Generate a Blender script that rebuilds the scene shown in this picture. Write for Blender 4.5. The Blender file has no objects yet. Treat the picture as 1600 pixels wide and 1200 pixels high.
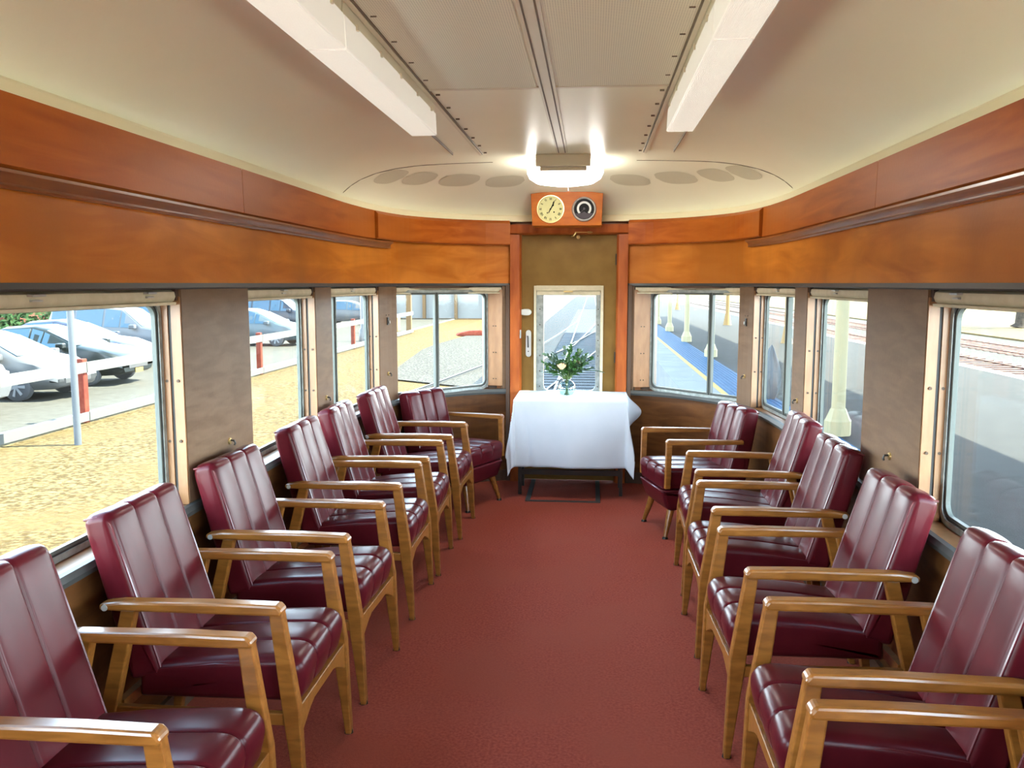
import bpy, bmesh, math, random
from mathutils import Vector, Matrix
random.seed(7)
SC = bpy.context.scene
COL = SC.collection
pi = math.pi

# ------------------------------------------------------------------ camera
F_PX = 1330.0
cam_d = bpy.data.cameras.new('camera'); cam = bpy.data.objects.new('camera', cam_d); COL.objects.link(cam)
cam_d.sensor_width = 36.0; cam_d.lens = F_PX / 1600 * 36.0; cam_d.clip_start = 0.05; cam_d.clip_end = 500
yaw, pit = math.radians(5.332), math.radians(6.732)
fw = Vector((-math.sin(yaw) * math.cos(pit), math.cos(yaw) * math.cos(pit), -math.sin(pit)))
rt = Vector((math.cos(yaw), math.sin(yaw), 0)); upv = rt.cross(fw)
cam.matrix_world = Matrix(((rt.x, upv.x, -fw.x, 0.19), (rt.y, upv.y, -fw.y, 0.0), (rt.z, upv.z, -fw.z, 1.65), (0, 0, 0, 1)))
SC.camera = cam

# ------------------------------------------------------------------ world, sun, exposure
SC.view_settings.view_transform = 'Standard'
SC.view_settings.look = 'None'
SC.view_settings.gamma = 1.0
SC.view_settings.use_curve_mapping = False
SC.view_settings.exposure = 2.35
world = bpy.data.worlds.new('world'); SC.world = world; world.use_nodes = True
bg = world.node_tree.nodes['Background']
_N, _L = world.node_tree.nodes, world.node_tree.links      # hazy sky: bright towards the horizon, deeper overhead
_tc = _N.new('ShaderNodeTexCoord'); _sx = _N.new('ShaderNodeSeparateXYZ'); _L.new(_tc.outputs['Generated'], _sx.inputs[0])
_cr = _N.new('ShaderNodeValToRGB'); _L.new(_sx.outputs['Z'], _cr.inputs['Fac']); _L.new(_cr.outputs[0], bg.inputs[0])
_e = _cr.color_ramp.elements
_e[0].position = 0.0; _e[0].color = (0.93, 0.97, 1.0, 1); _e[1].position = 1.0; _e[1].color = (0.06, 0.10, 0.16, 1)
for _p, _c in ((0.30, (0.72, 0.84, 1.0, 1)), (0.55, (0.26, 0.36, 0.5, 1)), (0.8, (0.10, 0.16, 0.24, 1))):
    _q = _e.new(_p); _q.color = _c
bg.inputs[1].default_value = 6.5
sun_d = bpy.data.lights.new('sun', 'SUN'); sun_d.energy = 16.0; sun_d.angle = math.radians(0.6); sun_d.color = (1.0, 0.93, 0.80)
sun = bpy.data.objects.new('sun', sun_d); COL.objects.link(sun)
sdir = Vector((-0.60, -0.16, -0.78)).normalized()       # towards the ground: sun stands on the platform side
sun.rotation_euler = sdir.to_track_quat('-Z', 'Y').to_euler()
sun.location = (20, 10, 30)

# ------------------------------------------------------------------ materials
def mat(name, col, rough=0.5, metal=0.0, spec=0.5, coat=0.0, emis=None, estr=0.0, trans=0.0):
    m = bpy.data.materials.new(name); m.use_nodes = True
    b = m.node_tree.nodes['Principled BSDF']
    b.inputs['Base Color'].default_value = (*col, 1); b.inputs['Roughness'].default_value = rough
    b.inputs['Metallic'].default_value = metal; b.inputs['Specular IOR Level'].default_value = spec
    b.inputs['Coat Weight'].default_value = coat; b.inputs['Coat Roughness'].default_value = 0.12
    if emis: b.inputs['Emission Color'].default_value = (*emis, 1); b.inputs['Emission Strength'].default_value = estr
    if trans: b.inputs['Transmission Weight'].default_value = trans
    return m
def noise_mat(name, c1, c2, scale=(1, 1, 1), nscale=5.0, detail=6.0, rough=0.5, bump=0.0, bscale=None, coat=0.0, spec=0.5,
              c3=None, lo=0.35, hi=0.65, dist=0.0, rvar=0.0, metal=0.0, wscale=None, bdist=0.01):
    m = mat(name, c1, rough, metal, spec, coat)
    nt = m.node_tree; N = nt.nodes; L = nt.links; b = N['Principled BSDF']
    tc = N.new('ShaderNodeTexCoord'); mp = N.new('ShaderNodeMapping'); mp.inputs['Scale'].default_value = scale
    L.new(tc.outputs['Object'], mp.inputs['Vector'])
    nz = N.new('ShaderNodeTexNoise'); nz.inputs['Scale'].default_value = nscale; nz.inputs['Detail'].default_value = detail
    nz.inputs['Distortion'].default_value = dist
    L.new(mp.outputs[0], nz.inputs['Vector'])
    cr = N.new('ShaderNodeValToRGB'); e = cr.color_ramp.elements
    e[0].position = lo; e[0].color = (*c1, 1); e[1].position = hi; e[1].color = (*c2, 1)
    L.new(nz.outputs['Fac'], cr.inputs['Fac'])
    out = cr.outputs['Color']
    if c3:
        n2 = N.new('ShaderNodeTexNoise'); n2.inputs['Scale'].default_value = wscale or 1.3; n2.inputs['Detail'].default_value = 3
        L.new(tc.outputs['Object'], n2.inputs['Vector'])
        r2 = N.new('ShaderNodeValToRGB'); r2.color_ramp.elements[0].position = 0.42; r2.color_ramp.elements[1].position = 0.62
        r2.color_ramp.elements[1].color = (0.8, 0.8, 0.8, 1)
        L.new(n2.outputs['Fac'], r2.inputs['Fac'])
        mx = N.new('ShaderNodeMix'); mx.data_type = 'RGBA'
        L.new(r2.outputs['Color'], mx.inputs[0]); L.new(out, mx.inputs[6]); mx.inputs[7].default_value = (*c3, 1)
        out = mx.outputs[2]
    L.new(out, b.inputs['Base Color'])
    if bump:
        nb = N.new('ShaderNodeTexNoise'); nb.inputs['Scale'].default_value = bscale or nscale * 4; nb.inputs['Detail'].default_value = 4
        L.new(tc.outputs['Object'], nb.inputs['Vector'])
        bp = N.new('ShaderNodeBump'); bp.inputs['Strength'].default_value = bump; bp.inputs['Distance'].default_value = bdist
        L.new(nb.outputs['Fac'], bp.inputs['Height']); L.new(bp.outputs[0], b.inputs['Normal'])
    if rvar:
        mr = N.new('ShaderNodeMapRange'); mr.inputs[3].default_value = rough - rvar; mr.inputs[4].default_value = rough + rvar
        L.new(nz.outputs['Fac'], mr.inputs[0]); L.new(mr.outputs[0], b.inputs['Roughness'])
    return m
def dots_mat(name, c1, c2, scale, rough=0.6):
    m = mat(name, c1, rough); nt = m.node_tree; N = nt.nodes; L = nt.links; b = N['Principled BSDF']
    tc = N.new('ShaderNodeTexCoord'); v = N.new('ShaderNodeTexVoronoi'); v.inputs['Scale'].default_value = scale; v.inputs['Randomness'].default_value = 0.0
    v.voronoi_dimensions = '2D'
    L.new(tc.outputs['Object'], v.inputs['Vector'])
    cr = N.new('ShaderNodeValToRGB'); cr.color_ramp.elements[0].position = 0.2; cr.color_ramp.elements[0].color = (*c2, 1)
    cr.color_ramp.elements[1].position = 0.3; cr.color_ramp.elements[1].color = (*c1, 1)
    L.new(v.outputs['Distance'], cr.inputs['Fac']); L.new(cr.outputs[0], b.inputs['Base Color'])
    return m
def glass_mat(name, tint=(0.93, 0.98, 0.97), gloss=0.05, r90=0.35, r0=0.008):
    m = bpy.data.materials.new(name); m.use_nodes = True; nt = m.node_tree; N = nt.nodes; L = nt.links
    N.remove(N['Principled BSDF']); out = N['Material Output']
    t = N.new('ShaderNodeBsdfTransparent'); t.inputs[0].default_value = (*tint, 1)
    g = N.new('ShaderNodeBsdfGlossy'); g.inputs['Roughness'].default_value = gloss; g.inputs[0].default_value = (1, 1, 1, 1)
    ge = N.new('ShaderNodeNewGeometry'); dt = N.new('ShaderNodeVectorMath'); dt.operation = 'DOT_PRODUCT'
    L.new(ge.outputs['Incoming'], dt.inputs[0]); L.new(ge.outputs['Normal'], dt.inputs[1])
    def mth(op, a, b=None):
        q = N.new('ShaderNodeMath'); q.operation = op
        for i_, v_ in enumerate((a, b)):
            if v_ is None: continue
            if isinstance(v_, (int, float)): q.inputs[i_].default_value = v_
            else: L.new(v_, q.inputs[i_])
        return q.outputs[0]
    fac = mth('ADD', mth('MULTIPLY', mth('POWER', mth('SUBTRACT', 1.0, mth('ABSOLUTE', dt.outputs['Value'])), 5.0), r90), r0)   # Schlick reflectance of each face
    mx = N.new('ShaderNodeMixShader'); L.new(fac, mx.inputs[0]); L.new(t.outputs[0], mx.inputs[1]); L.new(g.outputs[0], mx.inputs[2])
    L.new(mx.outputs[0], out.inputs[0]); return m

M = {}
M['fascia'] = noise_mat('red mahogany veneer', (0.31, 0.062, 0.006), (0.46, 0.118, 0.014), (1.5, 0.5, 5), 3.0, 8, 0.38, 0.04, 60, 0.0, 0.22, c3=(0.38, 0.105, 0.016), dist=0.6)
M['upper'] = noise_mat('honey mahogany veneer', (0.44, 0.125, 0.012), (0.64, 0.225, 0.032), (1.2, 0.6, 3.5), 2.2, 9, 0.36, 0.04, 60, 0.0, 0.22, c3=(0.36, 0.115, 0.018), dist=0.9, wscale=1.6)
M['pillar'] = noise_mat('walnut veneer pillar', (0.125, 0.072, 0.04), (0.17, 0.102, 0.06), (2, 2, 9), 3.0, 8, 0.42, 0.04, 60, 0.0, 0.25, c3=(0.15, 0.092, 0.058), dist=0.4)
M['lower'] = noise_mat('dark walnut dado', (0.084, 0.032, 0.0104), (0.144, 0.0576, 0.0176), (1.2, 1.2, 6), 2.6, 8, 0.4, 0.04, 60, 0.0, 0.2, dist=0.8)
M['jamb'] = noise_mat('pale varnished jamb wood', (0.222, 0.0999, 0.03552), (0.296, 0.1406, 0.0555), (6, 6, 1.5), 4, 6, 0.38, 0.02, 80, 0.1)
M['redwood'] = noise_mat('red mahogany door frame', (0.27, 0.055, 0.010), (0.38, 0.095, 0.018), (6, 6, 1.2), 3.5, 7, 0.36, 0.03, 70, 0.0, 0.25)
M['orange_wood'] = noise_mat('orange wood instrument box', (0.36, 0.085, 0.006), (0.46, 0.125, 0.010), (2, 2, 8), 3, 7, 0.4, 0.02, 70, 0.0, 0.15)
M['moulding'] = noise_mat('dark brown moulding wood', (0.20, 0.065, 0.02), (0.30, 0.11, 0.035), (2, 1, 8), 3, 6, 0.3, 0, None, 0.3)
M['doorpaint'] = noise_mat('khaki brown door veneer', (0.175, 0.092, 0.018), (0.21, 0.118, 0.026), (3, 3, 3), 2.5, 5, 0.45, 0.03, 90, 0, 0.2)
M['cream'] = noise_mat('cream ceiling paint', (0.86, 0.84, 0.64), (0.89, 0.87, 0.68), (1, 1, 1), 1.2, 5, 0.33, 0.02, 30)
M['cornice'] = mat('cream cornice paint', (0.80, 0.72, 0.48), 0.4)
M['ceil_joint'] = mat('dark ceiling joint', (0.16, 0.12, 0.07), 0.6)
M['ceil_strip'] = mat('cream cover strip', (0.72, 0.66, 0.5), 0.35)
M['perf'] = dots_mat('perforated cream ceiling panel', (0.84, 0.81, 0.64), (0.55, 0.52, 0.42), 130)
M['vent'] = dots_mat('perforated grey vent patch', (0.70, 0.66, 0.48), (0.42, 0.40, 0.29), 110)
M['carpet'] = noise_mat('rust red carpet', (0.2151, 0.03888, 0.02482), (0.2978, 0.06287, 0.03971), (1, 1, 1), 90, 6, 0.95, 0.6, 260, 0, 0.12, c3=(0.2564, 0.05625, 0.03474), wscale=2.0, bdist=0.004)
M['leather'] = noise_mat('burgundy leather', (0.0527, 0.003825, 0.0068), (0.068, 0.00595, 0.00935), (1, 1, 1), 9, 4, 0.28, 0.02, 16, 0.0, 0.15)
M['piping'] = mat('dark burgundy piping', (0.085, 0.008, 0.013), 0.3, 0, 0.5, 0.3)
M['leather_dark'] = mat('shadowed burgundy seam', (0.05, 0.004, 0.007), 0.4)
M['oak'] = noise_mat('golden varnished oak', (0.16, 0.056, 0.0088), (0.248, 0.0944, 0.0176), (3, 14, 14), 3.0, 6, 0.28, 0.02, 120, 0.2, dist=0.5)
M['glide'] = mat('dark metal glide', (0.03, 0.028, 0.025), 0.4, 0.6)
M['alu'] = noise_mat('brushed aluminium frame', (0.20, 0.22, 0.21), (0.30, 0.32, 0.31), (1, 1, 1), 30, 3, 0.42, 0, metal=0.5)
M['steel'] = mat('worn steel strip', (0.07, 0.072, 0.07), 0.5, 0.4, 0.3)
M['chrome'] = mat('bright plated metal', (0.48, 0.48, 0.46), 0.35, 0.5)
M['sleeper'] = mat('grey concrete sleeper', (0.06, 0.065, 0.07), 0.9, 0, 0.04)
M['framegrey'] = mat('grey green window bead', (0.10, 0.11, 0.10), 0.5, 0, 0.2)
M['rubber'] = mat('black rubber seal', (0.02, 0.018, 0.016), 0.6)
M['darkwood'] = mat('dark channel wood', (0.07, 0.035, 0.018), 0.5)
M['screw'] = mat('dark brass screw', (0.05, 0.03, 0.018), 0.4, 0.5)
M['blind'] = noise_mat('cream roller blind cloth', (0.468, 0.405, 0.279), (0.54, 0.477, 0.342), (1, 1, 1), 20, 4, 0.6)
M['blindend'] = mat('dark blind bracket', (0.05, 0.022, 0.014), 0.5)
M['bounce_ground'] = noise_mat('pale light bounce ground', (0.34, 0.32, 0.27), (0.46, 0.43, 0.37), (1, 1, 1), 9, 8, 0.95, 0.3, 30)  # bright colour for added ground out of view, throws light up to the ceiling
M['glass'] = glass_mat('window glass')
M['vaseglass'] = glass_mat('vase glass', (0.78, 0.85, 0.86), 0.02, 0.9, 0.05)
M['diffuser'] = mat('ribbed white diffuser', (0.86, 0.84, 0.78), 0.35, emis=(1, 0.95, 0.86), estr=0.06)
M['lampglass'] = mat('lit opal lamp glass', (0.95, 0.95, 0.92), 0.3, emis=(1.0, 0.97, 0.92), estr=5.0)
M['lampmetal'] = mat('tan enamel lamp bracket', (0.68, 0.62, 0.46), 0.35)
M['dial'] = mat('cream clock dial', (0.60, 0.57, 0.28), 0.6, 0, 0.15)
M['ink'] = mat('black ink', (0.008, 0.008, 0.007), 0.7, 0, 0.1)
M['brass'] = mat('pale brass', (0.62, 0.45, 0.2), 0.3, 0.9)
M['gauge'] = mat('black gauge dial', (0.012, 0.012, 0.011), 0.6, 0, 0.15)
M['gaugegrey'] = mat('grey gauge plate', (0.07, 0.06, 0.07), 0.6, 0, 0.15)
M['white'] = mat('white enamel', (0.5, 0.5, 0.47), 0.4)
M['cloth'] = noise_mat('white linen tablecloth', (0.4173, 0.4405, 0.4869), (0.4482, 0.4714, 0.5178), (1, 1, 1), 4, 4, 0.8, 0.15, 14, 0, 0.1)
M['blackmetal'] = mat('black painted metal', (0.015, 0.014, 0.013), 0.4)
M['leaf'] = noise_mat('glossy green leaves', (0.02, 0.07, 0.012), (0.05, 0.15, 0.03), (1, 1, 1), 30, 3, 0.35)
M['leaf2'] = noise_mat('grey green leaves', (0.05, 0.10, 0.06), (0.10, 0.17, 0.10), (1, 1, 1), 30, 3, 0.5)
M['stem'] = mat('green flower stems', (0.10, 0.16, 0.04), 0.5)
M['petal'] = noise_mat('peach rose petals', (0.85, 0.52, 0.30), (0.90, 0.72, 0.40), (1, 1, 1), 40, 2, 0.5)
M['petal2'] = mat('dusty pink blossom', (0.45, 0.14, 0.10), 0.5)
# outside
M['dirt'] = noise_mat('tan gravelly dirt', (0.0238, 0.01547, 0.005058), (0.06247, 0.04641, 0.02023), (1, 1, 1), 16.0, 14, 0.95, 0.8, 9, 0, 0.1, c3=(0.04462, 0.03094, 0.0119), wscale=0.8, lo=0.42, hi=0.60, bdist=0.05)
M['asphalt'] = noise_mat('pale car park surface', (0.029, 0.027, 0.022), (0.036, 0.034, 0.028), (1, 1, 1), 6, 8, 0.9, 0.2, 60)
M['ballast'] = noise_mat('grey track ballast', (0.00899, 0.01079, 0.01273), (0.02098, 0.02322, 0.02547), (1, 1, 1), 12, 10, 0.95, 0.6, 30, bdist=0.04)
M['lightballast'] = noise_mat('pale track ballast', (0.014, 0.013, 0.012), (0.044, 0.041, 0.034), (1, 1, 1), 14, 12, 0.95, 0.6, 30, bdist=0.04, lo=0.42, hi=0.58)
M['rail'] = mat('bright worn rail steel', (0.0248, 0.02604, 0.0279), 0.5, 0, 0.1)
M['railrust'] = noise_mat('rusty rail and sleeper', (0.06, 0.035, 0.03), (0.12, 0.07, 0.05), (1, 1, 1), 8, 4, 0.8)
M['concrete'] = noise_mat('pale platform paving', (0.07442, 0.07729, 0.07872), (0.08873, 0.0916, 0.09302), (1, 1, 1), 2, 8, 0.85, 0.1, 40)
M['tarmac'] = noise_mat('grey platform asphalt', (0.01195, 0.0116, 0.0109), (0.01617, 0.01582, 0.01476), (1, 1, 1), 5, 10, 0.9, 0.3, 80)
M['yellow'] = mat('yellow platform line', (0.1607, 0.1089, 0.02592), 0.7)
M['tactile'] = noise_mat('blue tactile paving', (0.00893, 0.03062, 0.06634), (0.01276, 0.04082, 0.08165), (1, 1, 1), 10, 4, 0.7)
M['grass'] = noise_mat('dry golden grass', (0.04286, 0.02946, 0.01071), (0.05625, 0.04151, 0.01875), (1, 1, 1), 2, 10, 0.95, 0.5, 14)
M['post_cream'] = mat('cream painted cast iron', (0.135, 0.12, 0.075), 0.6)
M['post_orange'] = mat('ochre painted post', (0.13, 0.082, 0.035), 0.6)
M['redpost'] = noise_mat('faded red fence post', (0.060, 0.011, 0.007), (0.085, 0.02, 0.012), (1, 1, 1), 8, 4, 0.8)
M['whiterail'] = mat('white painted rail', (0.0544, 0.0528, 0.048), 0.8)
M['pole'] = mat('galvanised pole', (0.05, 0.055, 0.06), 0.5, 0.2, 0.1)
M['carglass'] = mat('blue tinted car glass', (0.012, 0.028, 0.045), 0.15, 0, 0.25, 0.0)
M['tyre'] = mat('black tyre', (0.02, 0.02, 0.022), 0.8)
M['hub'] = mat('silver wheel', (0.13, 0.13, 0.135), 0.4, 0.2, 0.2)
M['roofred'] = noise_mat('canopy iron roof', (0.05, 0.018, 0.012), (0.065, 0.025, 0.017), (1, 1, 1), 3, 3, 0.8)
M['bark'] = noise_mat('grey bark', (0.015, 0.012, 0.009), (0.03, 0.024, 0.018), (1, 1, 1), 8, 6, 0.9, 0.6, 20)
M['treeleaf'] = mat('olive tree leaves', (0.014, 0.024, 0.009), 0.7)
M['wallwhite'] = mat('white painted weatherboard', (0.10, 0.097, 0.09), 0.8)
M['tan'] = mat('tan timber', (0.075, 0.045, 0.022), 0.7)
M['bag'] = mat('grey plastic bag', (0.035, 0.04, 0.045), 0.6, 0, 0.1)
M['lampblack'] = mat('hedge green', (0.012, 0.026, 0.009), 0.8)

for _n in ('dirt', 'asphalt', 'ballast', 'lightballast', 'concrete', 'tarmac', 'yellow', 'tactile', 'grass', 'bounce_ground', 'railrust', 'wallwhite', 'whiterail', 'post_cream', 'post_orange', 'redpost', 'tan', 'bark', 'roofred', 'treeleaf', 'lampblack'):
    M[_n].node_tree.nodes['Principled BSDF'].inputs['Specular IOR Level'].default_value = 0.04      # dusty, dull surfaces
for _n in ('upper', 'fascia', 'pillar', 'lower'):
    M[_n].node_tree.nodes['Principled BSDF'].inputs['Specular IOR Level'].default_value = 0.14

# ------------------------------------------------------------------ helpers
def tag(o, label=None, cat=None, group=None, kind=None):
    if label: o['label'] = label
    if cat: o['category'] = cat
    if group: o['group'] = group
    if kind: o['kind'] = kind
    return o
def empty(name, loc=(0, 0, 0), rz=0.0, parent=None):
    o = bpy.data.objects.new(name, None); COL.objects.link(o); o.location = loc; o.rotation_euler = (0, 0, rz)
    o.empty_display_size = 0.1
    if parent: o.parent = parent
    return o
SPLIT = {'piping', 'clip', 'screw', 'rivet', 'glide', 'hinge', 'bracket', 'blind_guide', 'perforated_panel', 'channel_board', 'mullion', 'joint_line', 'cover_strip', 'side_window', 'trim'}
class MB:
    def __init__(s): s.v = []; s.f = []
    def add(s, vs, fs):
        n = len(s.v); s.v += [tuple(p) for p in vs]; s.f += [tuple(i + n for i in f) for f in fs]; return s
    def box(s, x0, x1, y0, y1, z0, z1):
        return s.add([(x0, y0, z0), (x1, y0, z0), (x1, y1, z0), (x0, y1, z0), (x0, y0, z1), (x1, y0, z1), (x1, y1, z1), (x0, y1, z1)],
                     [(0, 3, 2, 1), (4, 5, 6, 7), (0, 1, 5, 4), (1, 2, 6, 5), (2, 3, 7, 6), (3, 0, 4, 7)])
    def prism(s, poly, h0, h1, axis='y'):
        """poly: 2D points; extruded along axis"""
        n = len(poly)
        def P(a, b, h): return {'y': (a, h, b), 'z': (a, b, h), 'x': (h, a, b)}[axis]
        vs = [P(a, b, h0) for a, b in poly] + [P(a, b, h1) for a, b in poly]
        fs = [tuple(range(n)), tuple(range(2 * n - 1, n - 1, -1))] + [(i, (i + 1) % n, n + (i + 1) % n, n + i) for i in range(n)]
        return s.add(vs, fs)
    def tube(s, pts, r, seg=8, closed=False, caps=True):
        pts = [Vector(p) for p in pts]; n = len(pts); rings = []
        rr = r if isinstance(r, (list, tuple)) else [r] * n
        prev = None
        for i, p in enumerate(pts):
            if closed: t = pts[(i + 1) % n] - pts[i - 1]
            else: t = pts[min(i + 1, n - 1)] - pts[max(i - 1, 0)]
            t.normalize()
            a = prev if prev is not None else (Vector((0, 0, 1)) if abs(t.z) < 0.9 else Vector((1, 0, 0)))
            a = (a - t * a.dot(t)).normalized(); prev = a; b = t.cross(a)
            rings.append([p + (a * math.cos(2 * pi * k / seg) + b * math.sin(2 * pi * k / seg)) * rr[i] for k in range(seg)])
        vs = [q for R in rings for q in R]; fs = []
        m = n if closed else n - 1
        for i in range(m):
            for k in range(seg):
                a0 = i * seg + k; a1 = i * seg + (k + 1) % seg; j = (i + 1) % n
                fs.append((a0, a1, j * seg + (k + 1) % seg, j * seg + k))
        if caps and not closed:
            fs.append(tuple(range(seg))[::-1]); fs.append(tuple((n - 1) * seg + k for k in range(seg)))
        return s.add(vs, fs)
    def lathe(s, prof, c=(0, 0, 0), seg=24, axis='z', sx=1.0, sy=1.0):
        vs = []; n = len(prof)
        for k in range(seg):
            a = 2 * pi * k / seg
            for r, h in prof:
                x, y = r * math.cos(a) * sx, r * math.sin(a) * sy
                if axis == 'z': q = (c[0] + x, c[1] + y, c[2] + h)
                elif axis == 'y': q = (c[0] + x, c[1] + h, c[2] + y)
                else: q = (c[0] + h, c[1] + x, c[2] + y)
                vs.append(q)
        fs = []
        for k in range(seg):
            for i in range(n - 1):
                a0 = k * n + i; b0 = ((k + 1) % seg) * n + i
                fs.append((a0, b0, b0 + 1, a0 + 1))
        fs.append(tuple(k * n for k in range(seg))[::-1]); fs.append(tuple(k * n + n - 1 for k in range(seg)))
        return s.add(vs, fs)
    def xf(s, m, start=0):
        for i in range(start, len(s.v)): s.v[i] = tuple(m @ Vector(s.v[i]))
        return s
    def pieces(s):
        par = list(range(len(s.v)))
        def find(a):
            while par[a] != a: par[a] = par[par[a]]; a = par[a]
            return a
        for f in s.f:
            for q in f[1:]: par[find(f[0])] = find(q)
        gr = {}
        for f in s.f: gr.setdefault(find(f[0]), []).append(f)
        out = []
        for fs in gr.values():
            ids = sorted({i for f in fs for i in f}); mp = {i: k for k, i in enumerate(ids)}
            p = MB(); p.v = [s.v[i] for i in ids]; p.f = [tuple(mp[i] for i in f) for f in fs]; out.append(p)
        return out
    def build(s, name, m, parent=None, smooth=False, bevel=0.0, bseg=2, autos=None):
        if name in SPLIT and parent is not None:
            ps = s.pieces()
            if len(ps) > 1:
                os_ = [p.build(name, m, parent, smooth, bevel, bseg, autos) for p in ps]
                return os_[0]
        me = bpy.data.meshes.new(name); me.from_pydata(s.v, [], s.f)
        bm = bmesh.new(); bm.from_mesh(me)
        bmesh.ops.remove_doubles(bm, verts=bm.verts, dist=1e-6)
        bmesh.ops.recalc_face_normals(bm, faces=bm.faces)
        if bevel:
            es = [e for e in bm.edges if len(e.link_faces) == 2 and e.calc_face_angle(0) > 0.6]
            bmesh.ops.bevel(bm, geom=es, offset=bevel, segments=bseg, profile=0.5, affect='EDGES', clamp_overlap=True)
        for f in bm.faces: f.smooth = bool(smooth)
        if smooth:
            for e in bm.edges:
                if len(e.link_faces) == 2 and e.calc_face_angle(0) > (autos or 0.7): e.smooth = False
        bm.to_mesh(me); bm.free(); me.update()
        if isinstance(m, str): m = M[m]
        me.materials.append(m)
        o = bpy.data.objects.new(name, me); COL.objects.link(o)
        if parent: o.parent = parent
        return o
def struct(o): o['kind'] = 'structure'; return o
def copy_tree(o, parent=None):
    c = o.copy(); COL.objects.link(c); c.parent = parent
    for ch in list(o.children): copy_tree(ch, c)
    return c

# ------------------------------------------------------------------ plan of the rounded observation end
CP = [(1.4, 4.6), (1.4, 5.1), (1.392, 5.5), (1.35, 5.95), (1.235, 6.4), (1.0, 6.74), (0.72, 6.95), (0.46, 7.04), (0.23, 7.075), (0.0, 7.085), (-0.2, 7.08)]
PATH = [(1.4, y) for y in (-3.5, -2, 0, 2, 4)] + [(1.4, 4.6)]
for i in range(1, len(CP) - 2):
    for k in range(8):
        t = k / 8; p = [Vector(CP[i + j - 1]) for j in range(4)]
        q = 0.5 * ((2 * p[1]) + (-p[0] + p[2]) * t + (2 * p[0] - 5 * p[1] + 4 * p[2] - p[3]) * t * t + (-p[0] + 3 * p[1] - 3 * p[2] + p[3]) * t ** 3)
        PATH.append((q.x, q.y))
PATH.append((0.0, 7.085))
SS = [-3.5]
for i in range(1, len(PATH)): SS.append(SS[-1] + math.hypot(PATH[i][0] - PATH[i - 1][0], PATH[i][1] - PATH[i - 1][1]))
def P(s, off=0.0, side=1, z=0.0):
    s = max(SS[0], min(SS[-1], s)); i = 0
    while i < len(SS) - 2 and SS[i + 1] < s: i += 1
    t = (s - SS[i]) / (SS[i + 1] - SS[i])
    x = PATH[i][0] + (PATH[i + 1][0] - PATH[i][0]) * t; y = PATH[i][1] + (PATH[i + 1][1] - PATH[i][1]) * t
    def tan(k):
        a = PATH[max(0, k - 1)]; b = PATH[min(len(PATH) - 1, k + 1)]; return Vector((b[0] - a[0], b[1] - a[1])).normalized()
    tg = (tan(i) * (1 - t) + tan(i + 1) * t).normalized()
    return Vector(((x - tg.y * off) * side, y + tg.x * off, z))
def s_x(xv):   # arclength where |x| falls to xv on the curve
    for i in range(6, len(PATH) - 1):
        if PATH[i][0] >= xv > PATH[i + 1][0]:
            t = (PATH[i][0] - xv) / (PATH[i][0] - PATH[i + 1][0]); return SS[i] + t * (SS[i + 1] - SS[i])
def s_y(yv):
    for i in range(len(PATH) - 1):
        if PATH[i][1] <= yv < PATH[i + 1][1]:
            t = (yv - PATH[i][1]) / (PATH[i + 1][1] - PATH[i][1]); return SS[i] + t * (SS[i + 1] - SS[i])
S_END = s_x(0.475)
def sweep(mb, side, s0, s1, prof):
    """prof: closed list of (off, z)"""
    st = [s0] + [q for q in [s0 + (s1 - s0) * k / max(1, int((s1 - s0) / 0.07)) for k in range(1, max(1, int((s1 - s0) / 0.07)))] if q > 4.6 or s1 < 4.6] + [s1]
    if s1 <= 4.6: st = [s0, s1]
    elif s0 < 4.6: st = [s0] + [q for q in st if q > 4.6]
    n = len(prof); vs = []; fs = []
    for s in st:
        for o, z in prof: vs.append(P(s, o, side, z))
    for i in range(len(st) - 1):
        for k in range(n):
            fs.append((i * n + k, i * n + (k + 1) % n, (i + 1) * n + (k + 1) % n, (i + 1) * n + k))
    fs.append(tuple(range(n))); fs.append(tuple((len(st) - 1) * n + k for k in range(n))[::-1])
    return mb.add(vs, fs)
def rect(o0, o1, z0, z1): return [(o0, z0), (o1, z0), (o1, z1), (o0, z1)]

# ------------------------------------------------------------------ floor, ceiling
fl = MB()
vs = []; idx = []
ring = [P(SS[0] + (SS[-1] - SS[0]) * k / 60, -0.1) for k in range(61)]
poly = [(p.x, p.y) for p in ring] + [(-p.x, p.y) for p in reversed(ring)]
fl.prism(poly, -0.12, 0.0, 'z')
struct(fl.build('floor', 'carpet'))

def dome(s, t, side, lift=0.0):
    """ceiling surface: t=0 flat centre edge, t=1 the cornice"""
    W = P(s, -0.02, side)
    if s <= 5.1: Q = Vector((0.45 * side, W.y, 0))
    else:
        a = (s - 5.1) / (SS[-1] - 5.1); Q = Vector((0.45 * math.cos(a * pi / 2) ** 0.8 * side if a < 0.999 else 0, 5.1 + 0.3 * math.sin(a * pi / 2), 0))
    p = Q.lerp(W, t); p.z = 2.19 + 0.26 * (max(0, 1 - t ** 2.8)) ** (1 / 1.6) - lift
    return p
cl = MB()
sl = [-3.5, -2, -0.5, 1, 2.5, 4, 5.1] + [5.1 + (SS[-1] - 5.1) * k / 28 for k in range(1, 29)]
tl = [0, 0.08, 0.16, 0.25, 0.34, 0.43, 0.52, 0.6, 0.68, 0.75, 0.81, 0.86, 0.9, 0.93, 0.96, 0.98, 1.0]
for side in (1, -1):
    vs = [dome(s, t, side) for s in sl for t in tl]; n = len(tl)
    cl.add(vs, [(i * n + k, i * n + k + 1, (i + 1) * n + k + 1, (i + 1) * n + k) for i in range(len(sl) - 1) for k in range(n - 1)])
vs = [dome(s, 0, sd) for s in sl for sd in (1, -1)]
cl.add(vs, [(2 * i, 2 * i + 1, 2 * i + 3, 2 * i + 2) for i in range(len(sl) - 1)])
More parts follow.
